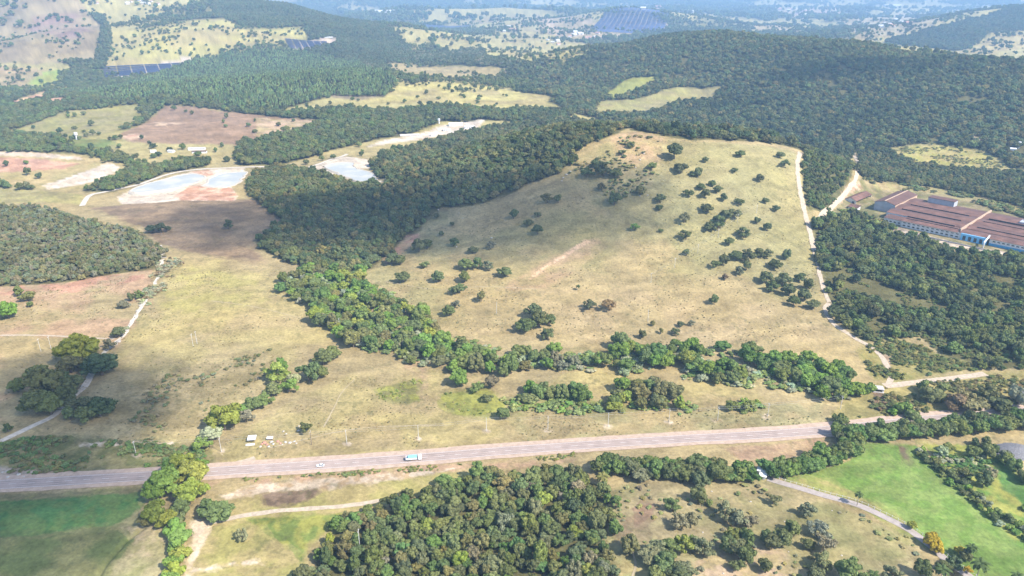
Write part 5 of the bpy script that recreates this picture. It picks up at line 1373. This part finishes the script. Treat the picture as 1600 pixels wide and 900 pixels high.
boulders([(1173,784,4),(1300,798,3),(1098,832,4),(1315,868,4),(1232,862,3),(1226,815,3),(1130,896,4),(1112,768,4)], 'in the lower right savanna', 'boulders of the lower right savanna')
hp = ground_at([(1588, 712)])[0]
g_ = np.random.default_rng(5); n_ = 26
rad = np.linspace(0, 1, 12); V_ = []; F_ = []
for i, r_ in enumerate(rad):
    for k in range(n_):
        a = 2 * math.pi * k / n_
        V_.append((r_ * 15 * math.cos(a), r_ * 10 * math.sin(a), 4.2 * (1 - r_ ** 1.3) - .4 + g_.uniform(-.3, .3) * (r_ < .95)))
for i in range(11):
    for k in range(n_): F_.append((i * n_ + k, (i + 1) * n_ + k, (i + 1) * n_ + (k + 1) % n_, i * n_ + (k + 1) % n_))
o = link('gravel_heap', mesh_np('gravel_heap', V_, F4=F_, mats=[GREYST]), None, (hp[0] + 3, hp[1] + 4, float(hm(hp[0], hp[1]))))
tag(o, 'dark grey gravel heap at the right edge behind the hedge', 'heap')

# water towers and tanks
def tower(px, py, r, h, label, name='water_tower'):
    o = on_ground(px, py, 0, name); tag(o, label, 'water tower')
    MB().tube((0, 0, -.5), (0, 0, h * .55), r * .55, r * .5, 14).build('shaft', WHITE, o)
    MB().tube((0, 0, h * .55), (0, 0, h * .64), r * .5, r, 14).build('flare', WHITE, o)
    t = MB().tube((0, 0, h * .64), (0, 0, h), r, r, 14).build('tank', WHITE, o)
    MB().tube((0, 0, h), (0, 0, h + .5), r * .9, r * .15, 14).build('cap', WHITE, t)
tower(120, 218, 2.8, 12, 'white water tower in the green field at the upper left')
tower(1591, 232, 2.2, 10.5, 'white water tower among trees at the right edge')
tower(686, 193, 2.4, 9, 'white tank tower at the treatment works beyond the forest')
def shed(px, py, rz, L, D, h, label, name='shed', m=WHITE, rm=WHITE, cat='shed', group=None, win=0):
    o = on_ground(px, py, rz, name); tag(o, label, cat, group)
    gable_wall(-L / 2, L / 2, -D / 2, D / 2, h, h * 1.3, -.5).build('wall', m, o) if D > L else MB().box(-L / 2, L / 2, -D / 2, D / 2, -.5, h).build('wall', m, o)
    mb = MB()
    if D > L: gable_v(mb, -L / 2, L / 2, -D / 2, D / 2, h + .1, h * 1.3 + .1)
    else: mb.prism([(-D / 2 - .4, h), (0, h + D * .17), (D / 2 + .4, h), (D / 2 + .4, h - .15), (0, h + D * .17 - .15), (-D / 2 - .4, h - .15)], -L / 2 - .4, L / 2 + .4)
    mb.build('roof', rm, o)
    for k in range(win): MB().box(-L / 2 + 1.2 + k * 3.4, -L / 2 + 2.6 + k * 3.4, -D / 2 - .06, -D / 2 - .01, 1.0, 2.1).build('window', GLASS, o)
    return o
shed(712, 196, R(8), 26, 9, 4, 'long white building at the treatment works', win=6)
shed(733, 200, R(14), 18, 8, 3.6, 'white shed at the right end of the treatment works', win=4)
shed(698, 204, R(4), 12, 8, 3.2, 'small white shed in front of the treatment works', win=2)
shed(677, 212, R(10), 8, 6, 4, 'small white hut left of the treatment works')
shed(640, 212, R(15), 34, 10, 1.6, 'low pale covered channel beside the treatment works', m=CONC, rm=CONC)
shed(240, 238, R(10), 8, 6, 3, 'small farmhouse with pale roof among trees above the basins', cat='house')
shed(268, 238, R(-8), 9, 7, 3, 'white farmhouse right of another above the basins', cat='house')
shed(308, 234, R(6), 26, 7, 3, 'long pale farm shed above the basins', rm=CONC)
shed(312, 239, R(6), 22, 6, 3, 'second long farm shed below the pale one', rm=ROOF2)
shed(185, 294, R(18), 10, 6, 3.0, 'small white hut at the left end of the basins', win=2)
shed(1582, 236, R(-25), 8, 7, 4, 'white hut beside the water tower at the right edge', cat='hut')
shed(1330, 243, R(20), 7, 5, 2.6, 'small hut beside the factory track', m=CREAM, rm=ROOF, cat='hut')

# ------------------------------------------------------------------ solar farms
PANEL = mat('solar_panel_glass', (0.045, 0.055, 0.10), .5, .1, .05, 0, .25)
PANELB = mat('blue_solar_panel_glass', (0.075, 0.095, 0.19), .7, .1, .02, 0, .2)
def solar(px, py, nrow, length, pitch, rz, depth, label, pm=PANEL):
    o = on_ground(px, py, rz, 'solar_farm'); tag(o, label, 'solar farm')
    base = o.location.copy(); c, s = math.cos(rz), math.sin(rz)
    for k in range(nrow):
        y = (k - nrow / 2) * pitch
        seg = 14 if nrow > 20 else 6
        mb = MB()
        for q in range(seg):
            x0 = -length / 2 + length * q / seg; x1 = x0 + length / seg - 2.5
            zs = []
            for x in (x0, x1):
                wx, wy = base.x + x * c - y * s, base.y + x * s + y * c
                zs.append(max(float(hm(wx, wy)), float(hm(wx - s * depth, wy + c * depth)) - 1.6) - base.z + 1.8)
            mb.add([(x0, y, zs[0]), (x1, y, zs[1]), (x1, y + depth, zs[1] + 1.6), (x0, y + depth, zs[0] + 1.6),
                    (x0, y, zs[0] - .1), (x1, y, zs[1] - .1), (x1, y + depth, zs[1] + 1.5), (x0, y + depth, zs[0] + 1.5)],
                   [(0, 1, 2, 3), (7, 6, 5, 4), (0, 4, 5, 1), (1, 5, 6, 2), (2, 6, 7, 3), (3, 7, 4, 0)])
            for x, z in ((x0 + 2, zs[0]), (x1 - 2, zs[1])): mb.box(x, x + .3, y + depth * .4, y + depth * .4 + .3, z - 6.0, z + .5)
        mb.build('panel_row', pm, o)
solar(988, 32, 30, 420, 34, R(-14), 28, 'large blue solar farm in the far plain right of centre', PANELB)
solar(228, 108, 7, 230, 16, R(28), 9, 'narrow solar farm beside the grassy hill at the left')
solar(482, 70, 8, 150, 14, R(22), 8, 'solar farm at the foot of the wooded hill')
solar(695, 43, 8, 330, 40, R(-6), 20, 'dark solar farm beyond the valley woods')
solar(1012, 178, 5, 55, 9, R(5), 5, 'small dark solar array behind the bald hill')

# ------------------------------------------------------------------ far houses
HOUSE = [mat('far_house_white', (.64, .63, .6), .8, .06), mat('far_house_pale', (.5, .45, .4), .8, .06)]
HROOF = [mat('far_roof_tile', (.42, .24, .18), .9, .1), mat('far_roof_pale', (.56, .55, .53), .8, .1)]
hm_w = [MB().box(-6, 6, -4.5, 4.5, -1.5, 4.2).mesh('wall', m) for m in HOUSE]
hm_r = [MB().prism([(-5.2, 4.1), (0, 6.6), (5.2, 4.1), (5.2, 3.8), (-5.2, 3.8)], -6.8, 6.8).mesh('roof', m) for m in HROOF]
def hamlet(px, py, w, h, n, place, size=(1, 1.8), seed=0):
    g = np.random.default_rng(seed + int(px))
    P = np.stack([px + g.uniform(-w, w, n), py + g.uniform(-h, h, n)], 1)
    P = P[np.argsort(P[:, 0])]
    for i_, q in enumerate(ground_at(P)):
        o = empty('house', (q[0], q[1], float(hm(q[0], q[1]))), g.uniform(-.6, .6), (g.uniform(*size),) * 3)
        link('wall', hm_w[g.integers(0, 2)], o); link('roof', hm_r[g.integers(0, 2)], o)
        tag(o, f"small pale house {place}, {ORD[i_]} from left", 'house', 'houses ' + place)
hamlet(912, 56, 22, 7, 14, 'in the village below the large solar farm', (1.1, 2.2))
hamlet(860, 68, 16, 5, 5, 'at the dirt road left of the village', (1, 1.6))
hamlet(1402, 38, 26, 6, 12, 'in the hamlet on the far right field', (1.2, 2.4))
hamlet(1260, 20, 50, 7, 18, 'in the pale suburb near the horizon', (2, 4))
hamlet(800, 47, 14, 4, 4, 'behind the trees in the far valley', (1.2, 2))
hamlet(210, 4, 60, 3, 10, 'on the skyline at the upper left', (.9, 1.5))
hamlet(1040, 14, 60, 6, 12, 'in the hazy plain beyond the ridge', (2.5, 4.5))
for px_, py_, L_, lab in ((604, 20, 230, 'long white warehouse in the far plain left of centre'), (1395, 10, 200, 'pale long shed near the right horizon'), (512, 59, 38, 'white shed at the top of the hillside solar farm')):
    shed(px_, py_, R(4), L_, L_ * .28, L_ * .05, lab, 'warehouse', WHITE, HROOF[1], 'warehouse')

# ------------------------------------------------------------------ power poles
POLE = mat('pale_concrete_pole', (.5, .48, .45), .85, .1, 1.0)
WOODP = mat('wooden_pole', (.17, .13, .10), .9, .2, 1.5)
WIREM = mat('wire', (.35, .35, .36), .5, .05)
pole_shaft = MB().tube((0, 0, -.8), (0, 0, 10.5), .19, .12, 8).mesh('shaft', POLE)
pole_arm = MB().box(-1.3, 1.3, -.08, .08, 9.6, 9.78).mesh('crossarm', POLE)
pole_ins = MB().tube((0, 0, 0), (0, 0, .28), .09, .06, 6).mesh('insulator', PIPE)
def pole(x, y, h, rz, label, group, m=None):
    o = empty('power_pole', (x, y, float(hm(x, y))), rz, (1, 1, h / 10.5)); tag(o, label, 'power pole', group)
    s = link('shaft', pole_shaft if m is None else MB().tube((0, 0, -.8), (0, 0, 10.5), .2, .14, 8).mesh('shaft', m), o)
    a = link('crossarm', pole_arm, o)
    for k in (-1.15, 0, 1.15): link('insulator', pole_ins, a, (k, 0, 9.78))
    return o
RP = [(213, 711), (346, 706), (542, 693), (654, 686), (760, 674), (856, 671.5), (950, 666.5), (1045, 660), (1121, 657), (1199, 651), (1313, 639)]
G = ground_at(RP)
for n, q in enumerate(G):
    nb = G[min(n + 1, len(G) - 1)] - G[max(n - 1, 0)]
    pole(q[0], q[1], 10.0, math.atan2(nb[1], nb[0]) + math.pi / 2, f"pale power pole above the road, {ORD[n]} from the left", 'power poles above the road')
def wires(name, pts, zs, label, arm=1.1, sag=1.0):
    mb = MB()
    for (a, za), (b, zb) in zip(list(zip(pts, zs))[:-1], list(zip(pts, zs))[1:]):
        d = (b - a) / np.linalg.norm(b - a); nn = np.array([-d[1], d[0]])
        for k in (-arm, arm):
            pv = None
            for t in np.linspace(0, 1, 7):
                p = a + (b - a) * t + nn * k; z = za + (zb - za) * t - sag * 4 * t * (1 - t)
                if pv is not None: mb.tube(pv, (p[0], p[1], z), .03, None, 4, False)
                pv = (p[0], p[1], z)
    tag(mb.build(name, WIREM), label, 'wire')
wires('overhead_wire', [q[:2] for q in G], [float(hm(q[0], q[1])) + 9.6 for q in G], 'thin overhead wires strung along the poles above the road')
HP = [(1182, 333), (1152, 348), (1122, 372), (1090, 396), (1054, 418), (1017, 442)]
G2 = ground_at(HP)
for n, q in enumerate(G2): pole(q[0], q[1], 9.5, .9, f"slim pale pole climbing the bald hill, {ORD[n]} from the top", 'poles climbing the bald hill')
wires('overhead_wire', [q[:2] for q in G2], [float(hm(q[0], q[1])) + 9.0 for q in G2], 'thin overhead wires climbing the bald hill')
XP = [(64, 549), (80, 545), (302, 541), (308, 537), (524, 518), (531, 516), (776, 490), (1012, 503)]
G3 = ground_at(XP)
LB = ['pale post on the pink field, left one of two', 'pale post on the pink field, right one of two', 'pale post in the yellow pasture, left one of a pair', 'pale post in the yellow pasture, right one of a pair',
      'pale pole at the creek belt edge, left one of a pair', 'pale pole at the creek belt edge, right one of a pair', 'pale pole alone at the left foot of the bald hill', 'tall pale pole on the lower bald hill']
for q, l in zip(G3, LB): pole(q[0], q[1], 11.0, 1.57, l, 'poles crossing the pastures')
q = ground_at([(487, 695)])[0]
pole(q[0], q[1], 10, 1.5, 'dark wooden pole beside the lone tree above the road', None, WOODP)
q = ground_at([(1592, 634)])[0]
pole(q[0], q[1], 11, 1.5, 'pale pole in the scrub at the right edge', None)
q = ground_at([(563, 862)])[0]
pole(q[0], q[1], 14, 1.5, 'pale pole rising out of the wood below the road', None)

# ------------------------------------------------------------------ posts beside the lane
fl = resample(LANE_LINE, 3.0); dl = np.gradient(fl, axis=0); dl /= np.linalg.norm(dl, axis=1)[:, None]
fe = empty('lane_fence', (fl[0][0], fl[0][1], float(hm(*fl[0])))); tag(fe, 'white post fence along the upper side of the lane', 'fence')
pm = MB().box(-.09, .09, -.09, .09, -.3, 1.3).mesh('post', WHITE)
for k in range(len(fl) - 4):
    x, y = fl[k] + np.array([-dl[k, 1], dl[k, 0]]) * 3.0
    link('post', pm, fe, (x - fl[0][0], y - fl[0][1], float(hm(x, y)) - fe.location.z))
    if k:
        a = prev; b = (x - fl[0][0], y - fl[0][1], float(hm(x, y)) - fe.location.z)
        MB().tube((a[0], a[1], a[2] + 1.0), (b[0], b[1], b[2] + 1.0), .05, None, 4, False).build('rail', WHITE, fe)
    prev = (x - fl[0][0], y - fl[0][1], float(hm(x, y)) - fe.location.z)

# ================================================================== vehicles
TYRE = mat('tyre', (.02, .02, .02), .8, .1, 4); RIM = mat('wheel_rim', (.5, .5, .5), .4, .05, 4, .7)
CARW = mat('white_car_paint', (.72, .73, .75), .35, .03, 1, 0, .5); TARP = mat('blue_load_sheet', (.20, .52, .60), .75, .12, .8)
CHAS = mat('dark_chassis', (.03, .03, .035), .7, .1, 2); LAMPR = mat('rear_lamp', (.4, .03, .02), .4, .05)
def on_road(px, py, off, lane_z=.28):
    q = ground_at([(px, py)])[0][:2]
    i = int(np.argmin(np.linalg.norm(_rl - q, axis=1))); d = _rl[i + 1] - _rl[i - 1]; d /= np.linalg.norm(d)
    p = _rl[i] + np.array([-d[1], d[0]]) * off
    return (p[0], p[1], float(hm(*p)) + lane_z), math.atan2(d[1], d[0])
def wheel(o, x, y, r, w):
    t = MB().tube((x, y - w / 2, r), (x, y + w / 2, r), r, r, 14).build('wheel', TYRE, o)
    MB().tube((x, y - w / 2 - .02, r), (x, y + w / 2 + .02, r), r * .55, r * .55, 10).build('rim', RIM, t)
loc, rz = on_road(646, 717, -1.7)
tk = empty('truck', loc, rz); tag(tk, 'white truck with a light blue load driving right along the road', 'truck')
MB().box(-4.6, 4.2, -.5, .5, .65, .95).build('chassis', CHAS, tk)
MB().prism([(-1.25, .7), (1.25, .7), (1.25, 2.2), (1.1, 2.9), (-1.1, 2.9), (-1.25, 2.2)], 2.5, 4.5).build('cab', CARW, tk)
MB().box(4.46, 4.53, -1.05, 1.05, 1.75, 2.55).build('windscreen', GLASS, tk)
for s in (-1, 1): MB().box(3.0, 4.1, s * 1.24 - .02, s * 1.24 + .02, 1.7, 2.1).build('side_window', GLASS, tk)
MB().box(-4.7, 2.0, -1.28, 1.28, .98, 1.12).build('bed_floor', CARW, tk)
for s in (-1, 1): MB().box(-4.7, 2.0, s * 1.25 - .05, s * 1.25 + .05, 1.12, 2.1).build('bed_side', CARW, tk)
MB().box(-4.75, -4.65, -1.28, 1.28, 1.12, 2.1).build('tailgate', CARW, tk)
MB().box(1.95, 2.1, -1.28, 1.28, 1.12, 2.6).build('headboard', CHAS, tk)
MB().prism([(-1.17, 1.15), (1.17, 1.15), (1.17, 2.5), (.8, 2.85), (-.8, 2.85), (-1.17, 2.5)], -3.4, 1.8).build('load', TARP, tk)
for x in (3.4, -2.2, -3.5):
    for y in (-1.0, 1.0): wheel(tk, x, y, .5, .4)
for y in (-.95, .75): MB().box(-4.82, -4.76, y, y + .25, .9, 1.05).build('rear_lamp', LAMPR, tk)
loc, rz = on_road(502, 724, -1.7)
cr = empty('car', loc, rz + math.pi); tag(cr, 'small white car on the road behind the truck', 'car')
MB().prism([(-.85, .35), (.85, .35), (.88, .75), (.82, .95), (-.82, .95), (-.88, .75)], -2.1, 2.1).build('body', CARW, cr)
MB().add([(-1.7, -.78, .95), (1.0, -.78, .95), (1.0, .78, .95), (-1.7, .78, .95), (-1.2, -.64, 1.45), (.3, -.64, 1.45), (.3, .64, 1.45), (-1.2, .64, 1.45)], [(0, 1, 5, 4), (1, 2, 6, 5), (2, 3, 7, 6), (3, 0, 4, 7), (4, 5, 6, 7)]).build('windows', GLASS, cr)
MB().box(-1.22, .32, -.66, .66, 1.45, 1.5).build('roof', CARW, cr)
for x in (-1.3, 1.35):
    for y in (-.76, .76): wheel(cr, x, y, .31, .2)

# ================================================================== low scrub and tufts, nobody could count them
def scrub(px, spacing, size, base, seed, label, keys=('shrub',), share=1.0, alt=None):
    P = W(*px); Xs, Ys = scatter(P, spacing, seed)
    g = np.random.default_rng(seed)
    k = (g.uniform(0, 1, len(Xs)) < share * 2 * sm(.42, .66, fbm(Xs, Ys, 22, seed, 4))) & (dist_line(Xs, Ys, ROAD.tolist()) > 8.5) & (dist_line(Xs, Ys, LANE_LINE.tolist()) > 4)
    Xs, Ys = Xs[k], Ys[k]
    if len(Xs): mass('undergrowth', label, Xs, Ys, g.uniform(*size, len(Xs)) * 1.15, tints(Xs, Ys, np.array(base) * 1.45, .25, 15, seed, alt), list(keys), .62)
    print('  scrub', seed, len(Xs))
scrub([(-60,696),(80,682),(250,692),(330,704),(300,738),(150,742),(-60,736)], 2.6, (.35, 1.0), (.12, .16, .055), 801, 'green weeds on the verge left above the road', alt=T_OLIVE)
scrub([(1300,650),(1345,602),(1400,600),(1540,590),(1660,582),(1660,640),(1400,656)], 3.0, (.4, 1.0), (.13, .135, .05), 802, 'dry scrub of the verge by the culvert', alt=T_BROWN)
scrub([(1340,545),(1400,530),(1460,552),(1530,576),(1400,592),(1365,590)], 3.2, (.4, 1.1), (.13, .14, .05), 803, 'scrub around the stony track', alt=T_MID)
scrub([(1440,695),(1560,702),(1600,745),(1660,900),(1590,846),(1490,738)], 2.8, (.4, 1.0), (.10, .16, .05), 804, 'rank green growth beside the field hedge', alt=T_PALE)
scrub([(195,600),(300,580),(420,545),(440,560),(330,665),(240,690),(200,660)], 3.4, (.25, .9), (.15, .155, .07), 805, 'dry bushes on the slope by the creek hedge', share=.5, alt=T_GREY)
scrub([(230,380),(290,405),(270,440),(240,470),(215,500),(200,520),(190,510),(225,455),(245,420)], 2.8, (.4, 1.2), T_GREY, 806, 'grey thicket along the watercourse', alt=T_BROWN)
scrub([(970,755),(1180,752),(1300,792),(1400,832),(1460,890),(1460,925),(960,925)], 5.5, (.25, .8), T_OLIVE, 807, 'low bushes dotted over the savanna', share=.5, alt=T_GREY)
scrub([(570,430),(680,330),(880,275),(985,215),(1240,240),(1270,390),(1290,530),(960,548),(700,515)], 5.0, (.08, .34), (.17, .15, .08), 808, 'small tufts dotted over the bald hill', share=.5)
scrub([(0,455),(230,430),(330,410),(440,425),(525,515),(330,690),(0,690)], 4.2, (.08, .32), (.18, .16, .08), 809, 'small tufts dotted over the left pastures', share=.5)
scrub([(340,700),(480,615),(560,585),(800,645),(1290,630),(1290,660),(900,685),(420,712)], 3.6, (.08, .32), (.19, .165, .08), 810, 'small tufts in the field above the road', share=.45)
scrub([(380,742),(640,727),(900,708),(900,716),(640,738),(380,752)], 2.0, (.25, .6), (.16, .17, .055), 811, 'weeds along the lower edge of the road', share=.8, alt=T_MID)
scrub([(1380,236),(1440,228),(1540,240),(1575,262),(1500,264),(1420,250)], 5, (.4, 1.2), T_OLIVE, 812, 'bushes in the yellow clearing behind the factory', share=.5)
scrub([(1290,345),(1340,336),(1420,374),(1500,398),(1640,408),(1640,570),(1530,570),(1450,540),(1345,530),(1300,490)], 4.2, (.5, 1.3), (.105, .12, .045), 813, 'undergrowth in the forest before the factory', share=1, alt=T_MID)
scrub([(880,280),(930,235),(985,210),(1045,222),(1035,262),(1000,300),(950,318),(900,300)], 6, (.5, 1.5), T_OLIVE, 816, 'bushes among the rocks of the hilltop', share=.5, alt=T_DARK)
scrub([(550,610),(660,592),(668,625),(600,628)], 2.0, (.2, .5), (.2, .22, .06), 814, 'tall yellow-green grass patch in the roadside field', share=.9)
scrub([(690,612),(760,610),(800,632),(1000,630),(1010,642),(850,645),(720,650)], 2.6, (.2, .6), (.14, .17, .05), 815, 'green weeds below the lower tree row', share=.9)

scrub([(430,452),(480,470),(520,505),(560,545),(660,575),(690,560),(960,585),(1010,580),(1100,600),(1230,610),(1330,628),(1345,600),(1290,572),(1150,545),(1060,545),(960,552),(820,555),(720,532),(640,480),(570,430),(500,420)], 3.6, (.6, 1.6), T_MID, 817, 'bushes filling the creek belt between its trees', share=.55, alt=T_PALE)
scrub([(780,625),(930,605),(1100,615),(1200,634),(1200,646),(960,648),(800,640)], 3.6, (.5, 1.5), T_MID, 818, 'bushes filling the lower tree row of the field', share=.5, alt=T_BRIGHT)
scrub([(1340,272),(1400,283),(1460,294),(1560,318),(1660,345),(1660,358),(1560,328),(1500,312),(1440,303),(1372,294)], 4.6, (.9, 2.2), T_DARK, 819, 'bushes and young trees right behind the factory', share=.9, alt=T_OLIVE)
scrub([(1290,338),(1318,322),(1335,330),(1380,348),(1400,358),(1380,360),(1320,346)], 4.0, (.9, 2.0), T_MID, 820, 'bushes below the white house by the factory', share=.9, alt=T_OLIVE)
